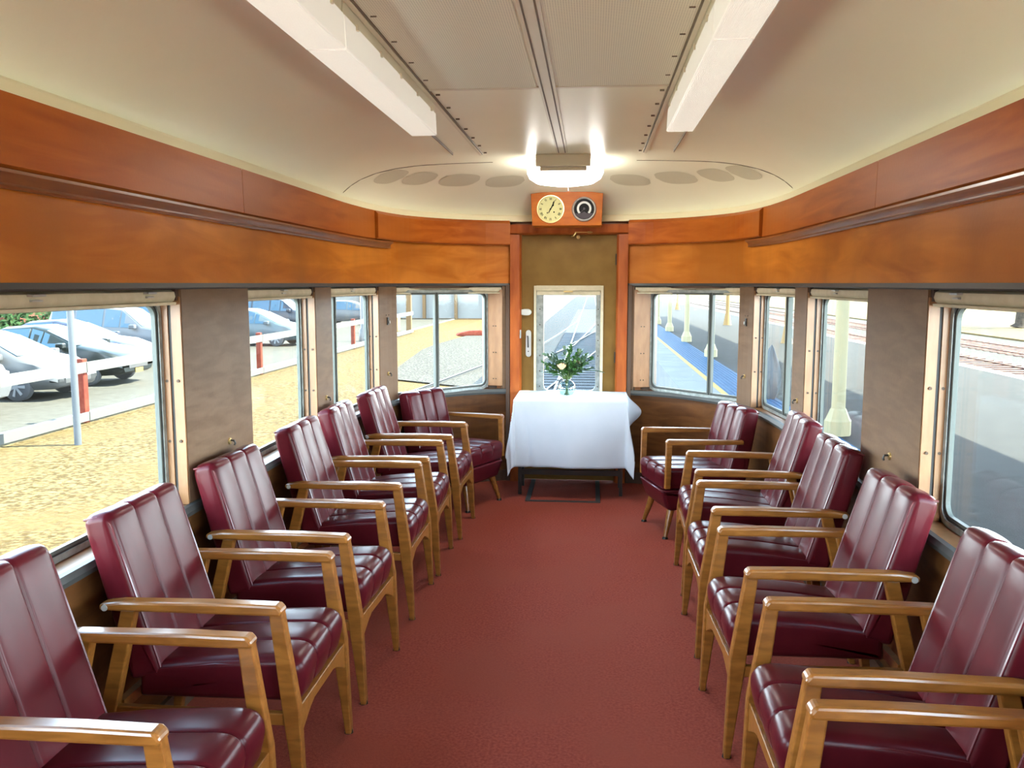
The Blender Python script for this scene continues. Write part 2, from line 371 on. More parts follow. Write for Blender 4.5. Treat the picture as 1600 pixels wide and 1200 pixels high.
ceiling = struct(cl.build('ceiling', 'cream', smooth=True, autos=1.2))
CZ = 2.45
pn = MB()
for x0, x1 in ((-0.49, -0.045), (0.045, 0.49)):
    for y0, y1 in ((-3.3, -1.21), (-1.19, 1.19), (1.21, 3.585)): pn.box(x0, x1, y0, y1, CZ - 0.004, CZ + 0.004)
pn.build('perforated_panel', 'perf', ceiling)
st = MB(); st.box(-0.034, 0.034, -3.4, 5.33, CZ - 0.007, CZ)
for y in (-1.2, 1.2, 3.6): st.box(-0.49, 0.49, y - 0.012, y + 0.012, CZ - 0.006, CZ)
for sd in (-1, 1): st.box(*sorted((sd * 0.496, sd * 0.512)), -3.4, 5.35, CZ - 0.014, CZ)
st.build('cover_strip', 'ceil_strip', ceiling)
jt = MB()
for x in (-0.021, 0.019): jt.box(x - 0.003, x + 0.003, -3.4, 5.33, CZ - 0.009, CZ)
for sd in (-1, 1):
    jt.box(*sorted((sd * 0.490, sd * 0.496)), -3.4, 5.35, CZ - 0.010, CZ)
    jt.box(*sorted((sd * 0.668, sd * 0.672)), 3.0, 5.3, CZ - 0.018, CZ)
    for k in range(24):
        y = -0.9 + 0.27 * k
        jt.box(*sorted((sd * 0.462, sd * 0.480)), y, y + 0.006, CZ - 0.007, CZ)
    pts = []
    for s, t in ((5.42, 0.985), (5.46, 0.94), (5.50, 0.88), (5.58, 0.79), (5.72, 0.68), (5.92, 0.56), (6.2, 0.44), (6.5, 0.34), (6.85, 0.26)): pts.append(dome(s, t, sd, 0.001))
    jt.tube(pts, 0.0022, 5)
jt.build('joint_line', 'ceil_joint', ceiling)
for sd in (-1, 1):
    for sc, w, t0, t1 in ((5.86, 0.20, 0.66, 0.86), (6.30, 0.21, 0.60, 0.80), (6.80, 0.22, 0.54, 0.75), (7.30, 0.20, 0.52, 0.72)):
        v = MB(); vs = []; nu, nv = 14, 8
        for i in range(nu + 1):
            a = -1 + 2 * i / nu; hh = (1 - abs(a) ** 3.0) ** 0.5 if abs(a) < 1 else 0.0
            for j in range(nv + 1):
                b = (-1 + 2 * j / nv) * hh
                vs.append(dome(sc + a * w, (t0 + t1) / 2 + b * (t1 - t0) / 2 - a * 0.02, sd, 0.0025))
        v.add(vs, [(i * (nv + 1) + j, i * (nv + 1) + j + 1, (i + 1) * (nv + 1) + j + 1, (i + 1) * (nv + 1) + j) for i in range(nu) for j in range(nv)])
        v.build('vent_patch', 'vent', ceiling, smooth=True)

# ------------------------------------------------------------------ walls
PIL = {-1: [(-3.5, -2.9), (-1.1, -0.6), (1.15, 1.7), (3.192, 3.843), (4.812, 5.115), (s_x(1.335), s_x(1.27)), (s_x(0.545), S_END)],
       1: [(-3.5, -2.9), (-1.1, -0.6), (1.15, 1.7), (3.22, 3.896), (4.962, 5.252), (s_x(1.318), s_x(1.26)), (s_x(0.535), S_END)]}
nwin = 0
rng_blind = []
WIN = {}
for side, sn in ((-1, 'left'), (1, 'right')):
    w = MB(); sweep(w, side, -3.5, S_END, rect(-0.112, 0.0, -0.1, 0.745))
    wall = struct(w.build('wall_' + sn, 'lower'))
    u = MB(); sweep(u, side, -3.5, S_END, rect(-0.112, 0.0, 1.652, 1.975)); u.build('upper_panel', 'upper', wall)
    for a, b in ((-3.5, 1.0), (1.004, 3.75), (3.754, s_y(5.92)), (s_y(5.92) + 0.004, s_x(0.49))):
        f = MB(); sweep(f, side, a, b, [(-0.112, 1.955), (0.018, 1.955), (0.034, 1.965), (0.03, 2.158), (-0.112, 2.158)] if a < 5 else [(-0.112, 1.958), (0.045, 1.962), (0.055, 1.97), (0.055, 2.135), (0.03, 2.158), (-0.112, 2.158)])
        f.build('fascia_panel', 'fascia', wall)
    mo = MB(); sweep(mo, side, -3.5, s_y(6.2), [(0, 1.905), (0.018, 1.905), (0.024, 1.912), (0.017, 1.920), (0.026, 1.935), (0.044, 1.944), (0.044, 1.953), (0.0, 1.96)])
    mo.build('moulding', 'moulding', wall, smooth=True)
    hs = MB(); sweep(hs, side, -3.5, S_END, [(-0.112, 1.628), (0.004, 1.628), (0.008, 1.634), (0.004, 1.652), (-0.112, 1.652)])
    hs.build('header_strip', 'steel', wall)
    si = MB(); sweep(si, side, -3.5, S_END, rect(-0.112, 0.012, 0.745, 0.772)); si.build('sill_board', 'jamb', wall)
    se = MB(); sweep(se, side, -3.5, S_END, [(0.0, 0.735), (0.022, 0.738), (0.026, 0.755), (0.018, 0.775), (0.0, 0.778)]); se.build('sill_nosing', 'steel', wall)
    bb = MB(); sweep(bb, side, -3.5, S_END, rect(0.0, 0.018, 0.0, 0.09)); struct(bb.build('baseboard_' + sn, 'darkwood'))
    for (a, b) in PIL[side]:
        p = MB(); sweep(p, side, a, b, rect(-0.112, 0.0, 0.772, 1.63)); p.build('pillar', 'pillar', wall)
    co = MB(); sweep(co, side, -3.5, SS[-1], [(-0.06, 2.150), (0.028, 2.150), (0.030, 2.158), (0.020, 2.192), (0.012, 2.202), (-0.06, 2.215)])
    struct(co.build('trim_1' if side < 0 else 'trim_2', 'cornice'))
    # windows between the pillars
    pl = PIL[side]
    for wi in range(len(pl) - 1):
        a, b = pl[wi][1], pl[wi + 1][0]
        last = wi == len(pl) - 2
        A = P(a, -0.098, side, 0); B = P(b, -0.098, side, 0)
        if last: B = P(s_x(0.635), -0.098, side, 0)
        nwin += 1
        e = B - A; Lc = e.length; ex = e.normalized(); nrm = Vector((-ex.y, ex.x, 0)) if side > 0 else Vector((ex.y, -ex.x, 0))
        Mx = Matrix((( ex.x, nrm.x, 0, A.x), (ex.y, nrm.y, 0, A.y), (0, 0, 1, 0), (0, 0, 0, 1)))   # local x along, y inward
        def ringm(mb, x0, x1, z0, z1, wd, r, y0, y1):
            def rr(x0, x1, z0, z1, r, n=6):
                pts = []
                for cx, cz, a0 in ((x1 - r, z1 - r, 0), (x0 + r, z1 - r, pi / 2), (x0 + r, z0 + r, pi), (x1 - r, z0 + r, 3 * pi / 2)):
                    for k in range(n + 1): an = a0 + pi / 2 * k / n; pts.append((cx + r * math.cos(an), cz + r * math.sin(an)))
                return pts
            o = rr(x0, x1, z0, z1, max(r, 0.002)); i = rr(x0 + wd, x1 - wd, z0 + wd, z1 - wd, max(r - wd, r * 0.6, 0.002)); n = len(o)
            vs = [(p[0], y0, p[1]) for p in o] + [(p[0], y0, p[1]) for p in i] + [(p[0], y1, p[1]) for p in o] + [(p[0], y1, p[1]) for p in i]
            fs = []
            for k in range(n):
                j = (k + 1) % n
                fs += [(k, j, n + j, n + k), (2 * n + k, 3 * n + k, 3 * n + j, 2 * n + j), (k, 2 * n + k, 2 * n + j, j), (n + k, n + j, 3 * n + j, 3 * n + k)]
            st0 = len(mb.v); mb.add(vs, fs); mb.xf(Mx, st0)
        fr = MB(); ringm(fr, 0.0, Lc, 0.772, 1.63, 0.016, 0.004, -0.005, 0.012)
        wo = struct(fr.build('window_%d' % nwin, 'darkwood'))
        r1 = MB(); ringm(r1, 0.012, Lc - 0.012, 0.775, 1.60, 0.022, 0.07, -0.005, 0.020); r1.build('frame', 'alu', wo, bevel=0.0)
        r2 = MB(); ringm(r2, 0.033, Lc - 0.033, 0.797, 1.58, 0.005, 0.06, -0.005, 0.016); r2.build('seal', 'rubber', wo)
        r3 = MB(); ringm(r3, 0.037, Lc - 0.037, 0.802, 1.575, 0.012, 0.058, -0.004, 0.013); r3.build('inner_frame', 'framegrey', wo)
        g = MB(); st0 = 0; g.box(0.035, Lc - 0.035, -0.003, 0.003, 0.80, 1.58); g.xf(Mx); g.build('pane', 'glass', wo)
        if wi >= 4:
            mcx = {(-1, 4): 0.27, (1, 4): 0.42, (-1, 5): 0.46, (1, 5): 0.36}[(side, wi)] * Lc
            g = MB(); g.box(mcx - 0.016, mcx - 0.003, -0.01, 0.02, 0.80, 1.58); g.box(mcx + 0.003, mcx + 0.016, -0.006, 0.026, 0.80, 1.58); g.xf(Mx); g.build('mullion', 'framegrey', wo)
            g = MB(); g.box(mcx - 0.003, mcx + 0.003, -0.008, 0.021, 0.80, 1.58); g.xf(Mx); g.build('mullion_seal', 'rubber', wo)
        # jamb boards on both sides of the recess
        for which in (0, 1):
            if last and which == 1:
                q0 = P(s_x(0.650), -0.078, side); q1 = P(s_x(0.650) + 0.0, -0.095, side); q2 = P(pl[-1][0], 0.0, side); q3 = P(pl[-1][0] + 0.01, -0.02, side)
                jb = MB(); n0 = []
                for z in (0.80, 1.60): n0 += [(q0.x, q0.y, z), (q2.x, q2.y, z), (q3.x, q3.y, z), (q1.x, q1.y, z)]
                jb.add(n0, [(0, 1, 2, 3), (4, 5, 6, 7), (0, 1, 5, 4), (1, 2, 6, 5), (2, 3, 7, 6), (3, 0, 4, 7)]); jb.build('jamb_board', 'jamb', wall, bevel=0.003)
                sc = MB()
                for z in (0.86, 1.08, 1.30):
                    for fq in (0.42, 0.58):
                        c = q0.lerp(q2, fq); sc.lathe([(0.0001, -0.003), (0.005, -0.003), (0.005, 0.003), (0.0001, 0.003)], (c.x, c.y - 0.001, z), 8, 'y')
                sc.build('screw', 'screw', wall)
                jb = MB(); sweep(jb, side, s_x(0.655) + 0.01, S_END, rect(-0.25, -0.112, 0.74, 1.65)); jb.build('corner_post', 'darkwood', wall)
                continue
            sg = 1 if which else -1; e0 = b if which else a
            def sb(mb, d0, d1, o0, o1, z0, z1):
                x0, x1 = sorted((e0 - sg * d0, e0 - sg * d1)); sweep(mb, side, x0, x1, rect(o0, o1, z0, z1))
            jb = MB(); sb(jb, 0, 0.008, -0.042, -0.003, 0.775, 1.60); jb.build('jamb_board', 'jamb', wall)
            jb = MB(); sb(jb, 0, 0.005, -0.054, -0.042, 0.775, 1.628); jb.build('blind_channel', 'rubber', wall)
            jb = MB(); sb(jb, 0, 0.012, -0.080, -0.054, 0.775, 1.61); jb.build('channel_board', 'jamb', wall)
            jb = MB(); sb(jb, -0.0, 0.022, -0.070, -0.01, 1.585, 1.628); jb.build('blind_bracket', 'blindend', wall)
            sc = MB()
            for z in (1.03, 1.27):
                for o_ in (-0.022, -0.067):
                    c = P(e0 - sg * 0.010, o_, side, z); sc.lathe([(0.0001, -0.004), (0.006, -0.004), (0.006, 0.004), (0.0001, 0.004)], c, 8, 'y')
            sc.build('screw', 'screw', wall)
        WIN[(side, wi)] = (a, b, nwin)

# roller blinds, rolled up at the head of each window
BL = {(-1, 3): ('cream rolled-up roller blind over the left window between the two nearer brown pillars', 1), (1, 3): ('cream rolled-up roller blind over the right window between the two nearer brown pillars', 1),
      (-1, 2): ('long cream roller blind with two clips over the nearest left window, cars outside', 2), (1, 2): ('long cream roller blind over the nearest right window, tree outside', 2),
      (-1, 4): ('short cream roller blind over the narrow left window before the corner', 1), (1, 4): ('short cream roller blind over the narrow right window before the corner', 1),
      (-1, 5): ('cream roller blind over the end window left of the door', 1), (1, 5): ('cream roller blind over the end window right of the door, platform outside', 1)}
for (side, wi), (lab, nc) in BL.items():
    a, b, n = WIN[(side, wi)]
    b2 = b - 0.02 if wi < 5 else b - 0.005
    a2 = a + 0.02
    t = MB(); sweep(t, side, a2, b2, [(-0.070, 1.578), (-0.03, 1.578), (-0.018, 1.585), (-0.012, 1.60), (-0.016, 1.618), (-0.03, 1.626), (-0.070, 1.626)])
    o = t.build('roller_blind', 'blind', None, smooth=True); tag(o, lab, 'blind', 'roller blinds over the windows')
    h = MB(); sweep(h, side, a2, b2, [(-0.03, 1.568), (-0.012, 1.568), (-0.010, 1.578), (-0.03, 1.580)]); h.build('hem_bar', 'blind', o)
    for k in range(nc):
        sm = (a2 + b2) / 2 if nc == 1 else a2 + (b2 - a2) * (0.42, 0.86)[k]
        c = MB(); sweep(c, side, sm - 0.03, sm + 0.03, [(-0.014, 1.612), (0.004, 1.612), (0.006, 1.618), (-0.014, 1.620)])
        sweep(c, side, sm - 0.022, sm + 0.026, [(-0.014, 1.597), (-0.004, 1.597), (-0.002, 1.602), (-0.014, 1.604)]); c.build('clip', 'chrome', o)

# back wall of the saloon (behind the camera)
bw = MB(); bw.box(-1.5, 1.5, -3.62, -3.5, -0.1, 2.5); struct(bw.build('wall_back', 'upper'))

# ------------------------------------------------------------------ end wall with door
ew = MB()
ew.box(-0.60, -0.47, 7.09, 7.2, -0.05, 2.16); ew.box(0.47, 0.60, 7.09, 7.2, -0.05, 2.16); ew.box(-0.60, 0.60, 7.09, 7.2, 2.04, 2.22)
struct(ew.build('wall_end', 'moulding'))
tr = MB(); y0, y1 = 6.99, 7.12
def jambprism(sg):
    pf = [(0.388, y1), (0.388, y0 + 0.03), (0.402, y0 + 0.004), (0.425, y0), (0.478, y0 - 0.004), (0.482, y1)]
    tr.prism([(sg * a, b) for a, b in pf], 0.0, 2.045, 'z')
jambprism(-1); jambprism(1)
tr.prism([(y1, 2.045), (y0 + 0.03, 2.045), (y0 + 0.004, 2.058), (y0, 2.075), (y0 - 0.004, 2.125), (y1, 2.13)], -0.482, 0.482, 'x')
struct(tr.build('trim_3', 'redwood', smooth=True))
dk = MB()
for sg in (-1, 1): dk.box(*sorted((sg * 0.484, sg * 0.515)), 7.0, 7.1, 0.0, 1.64)
struct(dk.build('trim_4', 'darkwood'))
d = MB()
DX0, DX1, DZ0, DZ1 = -0.205, 0.225, 0.755, 1.565
d.box(-0.391, DX0, 7.06, 7.10, 0.005, 2.042); d.box(DX1, 0.391, 7.06, 7.10, 0.005, 2.042)
d.box(DX0, DX1, 7.06, 7.10, 0.005, DZ0); d.box(DX0, DX1, 7.06, 7.10, DZ1, 2.042)
door = struct(d.build('door_1', 'doorpaint'))
# aluminium window plate with rounded lower corners
def rr2(x0, x1, z0, z1, rt_, rb, n=6):
    pts = []
    for cx, cz, a0, r in ((x1 - rt_, z1 - rt_, 0, rt_), (x0 + rt_, z1 - rt_, pi / 2, rt_), (x0 + rb, z0 + rb, pi, rb), (x1 - rb, z0 + rb, 3 * pi / 2, rb)):
        for k in range(n + 1): an = a0 + pi / 2 * k / n; pts.append((cx + r * math.cos(an), cz + r * math.sin(an)))
    return pts
o_ = rr2(-0.272, 0.262, 0.715, 1.575, 0.004, 0.004); i_ = rr2(DX0 - 0.012 + 0.012, DX1, DZ0 + 0.01, DZ1 - 0.01, 0.006, 0.05); n = len(o_)
g = MB(); ya, yb = 7.04, 7.062
g.add([(p[0], ya, p[1]) for p in o_] + [(p[0], ya, p[1]) for p in i_] + [(p[0], yb, p[1]) for p in o_] + [(p[0], yb, p[1]) for p in i_],
      sum([[(k, (k + 1) % n, n + (k + 1) % n, n + k), (2 * n + k, 3 * n + k, 3 * n + (k + 1) % n, 2 * n + (k + 1) % n), (k, 2 * n + k, 2 * n + (k + 1) % n, (k + 1) % n), (n + k, n + (k + 1) % n, 3 * n + (k + 1) % n, 3 * n + k)] for k in range(n)], []))
wp = g.build('window_plate', 'alu', door)
g = MB()
for z in [0.80 + 0.128 * k for k in range(6)]:
    for x in (-0.236, 0.244): g.lathe([(0.0001, -0.004), (0.005, -0.004), (0.006, 0.002), (0.0001, 0.002)], (x, 7.041, z), 8, 'y')
g.build('rivet', 'screw', wp)
g = MB(); g.box(-0.285, -0.265, 7.025, 7.06, 0.70, 1.632); g.box(0.262, 0.285, 7.025, 7.06, 0.70, 1.632); g.build('blind_guide', 'blind', door, bevel=0.003)
g = MB(); g.box(-0.266, 0.263, 7.02, 7.058, 1.592, 1.634); g.box(-0.262, 0.258, 7.035, 7.055, 1.556, 1.592); b_ = g.build('blind', 'blind', door, bevel=0.003)
g = MB(); g.box(-0.04, 0.035, 7.012, 7.036, 1.578, 1.590); g.build('blind_pull', 'brass', b_, bevel=0.002)
g = MB(); g.box(DX0 - 0.01, DX1 + 0.01, 7.072, 7.078, DZ0 - 0.01, DZ1 + 0.01); g.build('pane', 'glass', door)
g = MB(); g.prism([(-0.372 + 0.022 * math.cos(a), 1.155 + z0 + 0.022 * math.sin(a)) for a, z0 in [(pi * k / 8, 0.09) for k in range(9)] + [(pi + pi * k / 8, -0.09) for k in range(9)]], 7.045, 7.062, 'y')
g.xf(Matrix.Translation((0.042, 0, 0))); lk = g.build('lock_plate', 'chrome', door, bevel=0.002)
g = MB(); g.tube([(-0.336, 7.04, 1.215), (-0.333, 7.015, 1.205), (-0.331, 7.010, 1.15), (-0.331, 7.02, 1.125)], 0.006, 8); g.lathe([(0.0001, -0.006), (0.005, -0.006), (0.005, 0.004), (0.0001, 0.004)], (-0.331, 7.045, 1.09), 10, 'y'); g.build('door_handle', 'blackmetal', lk, smooth=True)
g = MB(); ap = [(-0.395, -0.020), (-0.365, -0.026)] + [(-0.335 + 0.03 * math.sin(pi * k / 8) + 0.0, -0.026 * math.cos(pi * k / 8)) for k in range(9)] + [(-0.365, 0.026), (-0.395, 0.020)]
g.prism([(x, 1.415 + z) for x, z in ap], 7.02, 7.062, 'y'); g.build('night_latch', 'white', door, bevel=0.006, smooth=True)
g = MB(); g.box(-0.398, -0.388, 6.988, 7.02, 1.20, 1.27); st_ = g.build('trim_5', 'alu', None, bevel=0.003); struct(st_)
g = MB(); g.box(0.05, 0.19, 6.972, 6.986, 2.056, 2.064); g.box(0.15, 0.18, 6.972, 6.99, 2.052, 2.068)
g.tube([(0.02, 7.03, 2.03), (0.04, 7.0, 2.035), (0.06, 6.985, 2.06)], 0.006, 8); g.lathe([(0.0001, -0.02), (0.015, -0.016), (0.015, 0.01), (0.0001, 0.012)], (0.075, 7.03, 2.025), 12, 'y'); g.build('door_stay', 'brass', door)
g = MB()
for z in (0.25, 1.0, 1.8): g.tube([(0.386, 7.045, z), (0.386, 7.045, z + 0.09)], 0.008, 8)
g.build('hinge', 'blackmetal', door)
# hatch frame let into the floor
g = MB()
for x0, x1, ya, yb in ((-0.30, -0.265, 6.34, 7.03), (0.235, 0.27, 6.34, 7.03), (-0.30, 0.27, 6.325, 6.35)): g.box(x0, x1, ya, yb, 0.0, 0.008)
struct(g.build('trim_6', 'steel'))

# ------------------------------------------------------------------ clock and gauge box
bx = empty('instrument_box', (-0.012, 6.775, 2.098)); tag(bx, 'orange wooden box with clock and dial gauge above the end door', 'clock')
g = MB(); top = [(-0.28 + 0.56 * k / 12, 0.245 + 0.022 * (1 - (2 * k / 12 - 1) ** 2)) for k in range(13)]
g.prism([(0.272, 0.0), (-0.268, 0.0)] + top, -0.035, 0.22, 'y'); g.build('case', 'orange_wood', bx, bevel=0.003)
def disc(r, h0, h1, c, m, name, par, seg=36, sm=True): return MB().lathe([(0.0001, h0), (r * 0.97, h0), (r, h0 + 0.003), (r, h1), (0.0001, h1)], c, seg, 'y').build(name, m, par, smooth=sm)
dl = disc(0.098, -0.047, -0.03, (-0.125, 0, 0.127), 'dial', 'clock_dial', bx)
g = MB().lathe([(0.096, -0.034), (0.100, -0.050), (0.106, -0.050), (0.108, -0.034)], (-0.125, 0, 0.127), 40, 'y'); g.f = [f for f in g.f if len(f) == 4]; g.build('clock_bezel', 'brass', bx, smooth=True)
nums = ['XII', 'I', 'II', 'III', 'IIII', 'V', 'VI', 'VII', 'VIII', 'IX', 'X', 'XI']
g = MB()
def stroke(mb, x0, z0, x1, z1, wd, y, th=0.0012):
    d_ = Vector((x1 - x0, z1 - z0)).normalized(); n_ = Vector((-d_.y, d_.x)) * wd / 2
    p_ = [(x0 + n_.x, z0 + n_.y), (x1 + n_.x, z1 + n_.y), (x1 - n_.x, z1 - n_.y), (x0 - n_.x, z0 - n_.y)]
    mb.prism(p_, y - th, y, 'y')
for h, nm in enumerate(nums):
    wid = {'I': 0.0055, 'V': 0.011, 'X': 0.010}; tot = sum(wid[c] for c in nm); x = -tot / 2; g2 = MB()
    for c in nm:
        wc = wid[c]
        if c == 'I': stroke(g2, x + wc / 2, -0.009, x + wc / 2, 0.009, 0.0032, 0)
        elif c == 'V': stroke(g2, x + 0.001, 0.009, x + wc / 2, -0.009, 0.003, 0); stroke(g2, x + wc - 0.001, 0.009, x + wc / 2, -0.009, 0.0015, 0)
        else: stroke(g2, x + 0.001, 0.009, x + wc - 0.001, -0.009, 0.003, 0); stroke(g2, x + 0.001, -0.009, x + wc - 0.001, 0.009, 0.0015, 0)
        x += wc
    a = -2 * pi * h / 12
    Rm = Matrix.Translation((-0.125 + 0.078 * math.sin(-a), -0.0475, 0.127 + 0.078 * math.cos(a))) @ Matrix.Rotation(-a, 4, 'Y')
    g2.xf(Rm); g.add(g2.v, g2.f)
g.lathe([(0.0001, -0.002), (0.005, -0.002), (0.005, 0), (0.0001, 0)], (-0.15, -0.0475, 0.098), 10, 'y'); g.lathe([(0.0001, -0.002), (0.006, -0.002), (0.006, 0), (0.0001, 0)], (-0.098, -0.0475, 0.103), 10, 'y')
g.build('numerals', 'ink', dl)
g = MB()
def hand(mb, ang, ln, wd, tail, y):
    s_, c_ = math.sin(ang), math.cos(ang); cx, cz = -0.125, 0.127
    L_ = [(-wd / 2, -tail), (wd / 2, -tail), (wd * 0.4, ln * 0.55), (wd * 1.1, ln * 0.68), (0, ln), (-wd * 1.1, ln * 0.68), (-wd * 0.4, ln * 0.55)]
    mb.prism([(cx + x * c_ + z * s_, cz - x * s_ + z * c_) for x, z in L_], y - 0.0015, y, 'y')
hand(g, math.radians(33), 0.048, 0.008, 0.012, -0.050); hand(g, math.radians(26), 0.075, 0.0055, 0.034, -0.053); g.lathe([(0.0001, -0.058), (0.006, -0.058), (0.006, -0.047), (0.0001, -0.047)], (-0.125, 0, 0.127), 12, 'y')
g.build('clock_hands', 'ink', bx)
gz = (0.135, 0, 0.124)
disc(0.083, -0.046, -0.03, gz, 'gauge', 'gauge_dial', bx)
g = MB().lathe([(0.076, -0.034), (0.080, -0.058), (0.088, -0.062), (0.094, -0.052), (0.096, -0.034)], gz, 40, 'y'); g.f = [f for f in g.f if len(f) == 4]; g.build('gauge_bezel', 'chrome', bx, smooth=True)
g = MB(); n_ = 28; vs = []
for k in range(n_ + 1):
    a = math.radians(-135 + 270 * k / n_)
    for r in (0.040, 0.056): vs.append((gz[0] + r * math.sin(a), -0.0475, gz[2] + 0.004 + r * math.cos(a)))
g.add(vs, [(2 * k, 2 * k + 1, 2 * k + 3, 2 * k + 2) for k in range(n_)]); g.build('gauge_scale', 'white', bx)
g = MB(); g.prism([(gz[0] - 0.068, gz[2] - 0.032), (gz[0] - 0.02, gz[2] - 0.030), (gz[0], gz[2] - 0.018), (gz[0] + 0.02, gz[2] - 0.030), (gz[0] + 0.068, gz[2] - 0.032), (gz[0] + 0.05, gz[2] - 0.058), (gz[0] + 0.02, gz[2] - 0.073), (gz[0] - 0.02, gz[2] - 0.073), (gz[0] - 0.05, gz[2] - 0.058)], -0.0485, -0.0475, 'y'); g.build('gauge_plate', 'gaugegrey', bx)
g = MB(); stroke(g, gz[0], gz[2] + 0.004, gz[0] - 0.034, gz[2] - 0.036, 0.004, -0.0485); g.lathe([(0.0001, -0.054), (0.009, -0.054), (0.009, -0.047), (0.0001, -0.047)], (gz[0], 0, gz[2] + 0.004), 12, 'y'); g.build('gauge_needle', 'gaugegrey', bx)

# ------------------------------------------------------------------ ceiling lamps
def light_unit(sd, ya, yb, label):
    t = empty('ceiling_light', (sd * 0.563, (ya + yb) / 2, CZ)); tag(t, label, 'ceiling light', 'fluorescent ceiling lights')
    h = (yb - ya) / 2 - 0.003
    g = MB(); w1, w0 = 0.058, 0.054
    n = 22; prof = [(-w0, -0.05), (-w1, -0.142)]
    g.prism([(-w0, -0.05), (-w1, -0.142), (-w1 + 0.003, -0.145), (w1 - 0.003, -0.145), (w1, -0.142), (w0, -0.05)], -h, h, 'y'); df = g.build('diffuser', 'diffuser', t, bevel=0.0015)
    g = MB()
    for k in range(26):
        x = -0.052 + 0.104 * k / 25; g.prism([(x - 0.0014, -0.1455), (x, -0.1475), (x + 0.0014, -0.1455)], -h + 0.004, h - 0.004, 'y')
    g.build('ribs', 'diffuser', df)
    g = MB(); g.prism([(-0.047, -0.05), (-0.050, 0.0), (0.050, 0.0), (0.047, -0.05)], -h, h, 'y'); g.build('base', 'lampmetal', t)
    g = MB()
    for k in range(5):
        y = -h + 0.12 + k * (2 * h - 0.24) / 4; g.box(-w1 - 0.003, -w1 + 0.006, y - 0.006, y + 0.006, -0.062, -0.045); g.box(w1 - 0.006, w1 + 0.003, y - 0.006, y + 0.006, -0.062, -0.045)
    g.build('clip', 'lampmetal', t)
light_unit(-1, 2.435, 3.85, 'far unit of the left white fluorescent ceiling light, towards the clock')
light_unit(1, 2.435, 3.85, 'far unit of the right white fluorescent ceiling light, towards the clock')
light_unit(-1, 1.015, 2.43, 'near unit of the left fluorescent ceiling light, cut off by the photo top')
light_unit(1, 1.015, 2.43, 'near unit of the right fluorescent ceiling light, cut off by the photo top')
lm = empty('ceiling_lamp', (0.005, 5.75, CZ)); tag(lm, 'glowing white opal bowl lamp on ceiling above the clock box', 'ceiling lamp')
g = MB(); g.lathe([(0.0001, -0.155), (0.10, -0.152), (0.19, -0.138), (0.235, -0.110), (0.252, -0.075), (0.25, -0.035), (0.238, 0.0), (0.0001, 0.0)], (0, 0.02, 0), 40); g.build('lamp_bowl', 'lampglass', lm, smooth=True, autos=1.0)
g = MB(); g.box(-0.175, 0.17, -0.33, -0.24, -0.075, -0.0); g.box(-0.15, 0.145, -0.30, -0.22, -0.098, -0.075); g.build('bracket', 'lampmetal', lm, bevel=0.006)

# ------------------------------------------------------------------ chairs
def cushion(w, prof, grooves, rend=0.03, gd=0.010, puff=0.010, gmask=None, seg_end=5):
    """prof: closed (a,b) loop in the depth/height plane; extruded along y over width w with channels pinched at the grooves"""
    n = len(prof)
    us = set()
    for k in range(seg_end + 1): v = w / 2 - rend * (1 - math.cos(pi / 2 * k / seg_end)); us.add(round(v, 5)); us.add(round(-v, 5))
    for k in range(25): us.add(round(-w / 2 + rend + (w - 2 * rend) * k / 24, 5))
    for gv in grooves:
        for d_ in (-0.012, -0.007, -0.0035, 0, 0.0035, 0.007, 0.012): us.add(round(gv + d_, 5))
    us = sorted(us)
    nr = []
    for i in range(n):
        a = Vector(prof[i - 1]); b = Vector(prof[(i + 1) % n]); t = (b - a).normalized(); nr.append(Vector((t.y, -t.x)))
    ar = sum(prof[i][0] * prof[(i + 1) % n][1] - prof[(i + 1) % n][0] * prof[i][1] for i in range(n))
    if ar < 0: nr = [-q for q in nr]
    edges = sorted([-w / 2] + list(grooves) + [w / 2])
    vs = []
    for u in us:
        e = max(0, (abs(u) - (w / 2 - rend)) / rend); e = min(1, e); off_end = -rend * 0.8 * (1 - math.sqrt(max(0, 1 - e * e)))
        gr = -sum(gd * math.exp(-((u - gv) / 0.0045) ** 2) for gv in grooves)
        for a, b in zip(edges, edges[1:]):
            if a <= u <= b: pf = puff * math.sin(pi * (u - a) / (b - a)) ** 0.6 if b > a else 0
        for i in range(n):
            m_ = gmask[i] if gmask else 1.0
            q = Vector(prof[i]) + nr[i] * (off_end + (gr + pf) * m_)
            vs.append((q.x, u, q.y))
    g = MB(); fs = []
    for j in range(len(us) - 1):
        for i in range(n): fs.append((j * n + i, j * n + (i + 1) % n, (j + 1) * n + (i + 1) % n, (j + 1) * n + i))
    # caps as fans
    for j, sg in ((0, 1), (len(us) - 1, -1)):
        c = Vector((0, 0, 0))
        for i in range(n): c += Vector(vs[j * n + i])
        c /= n; vs.append(tuple(c)); ci = len(vs) - 1
        for i in range(n): fs.append((j * n + i, j * n + (i + 1) % n, ci))
    return g.add(vs, fs)
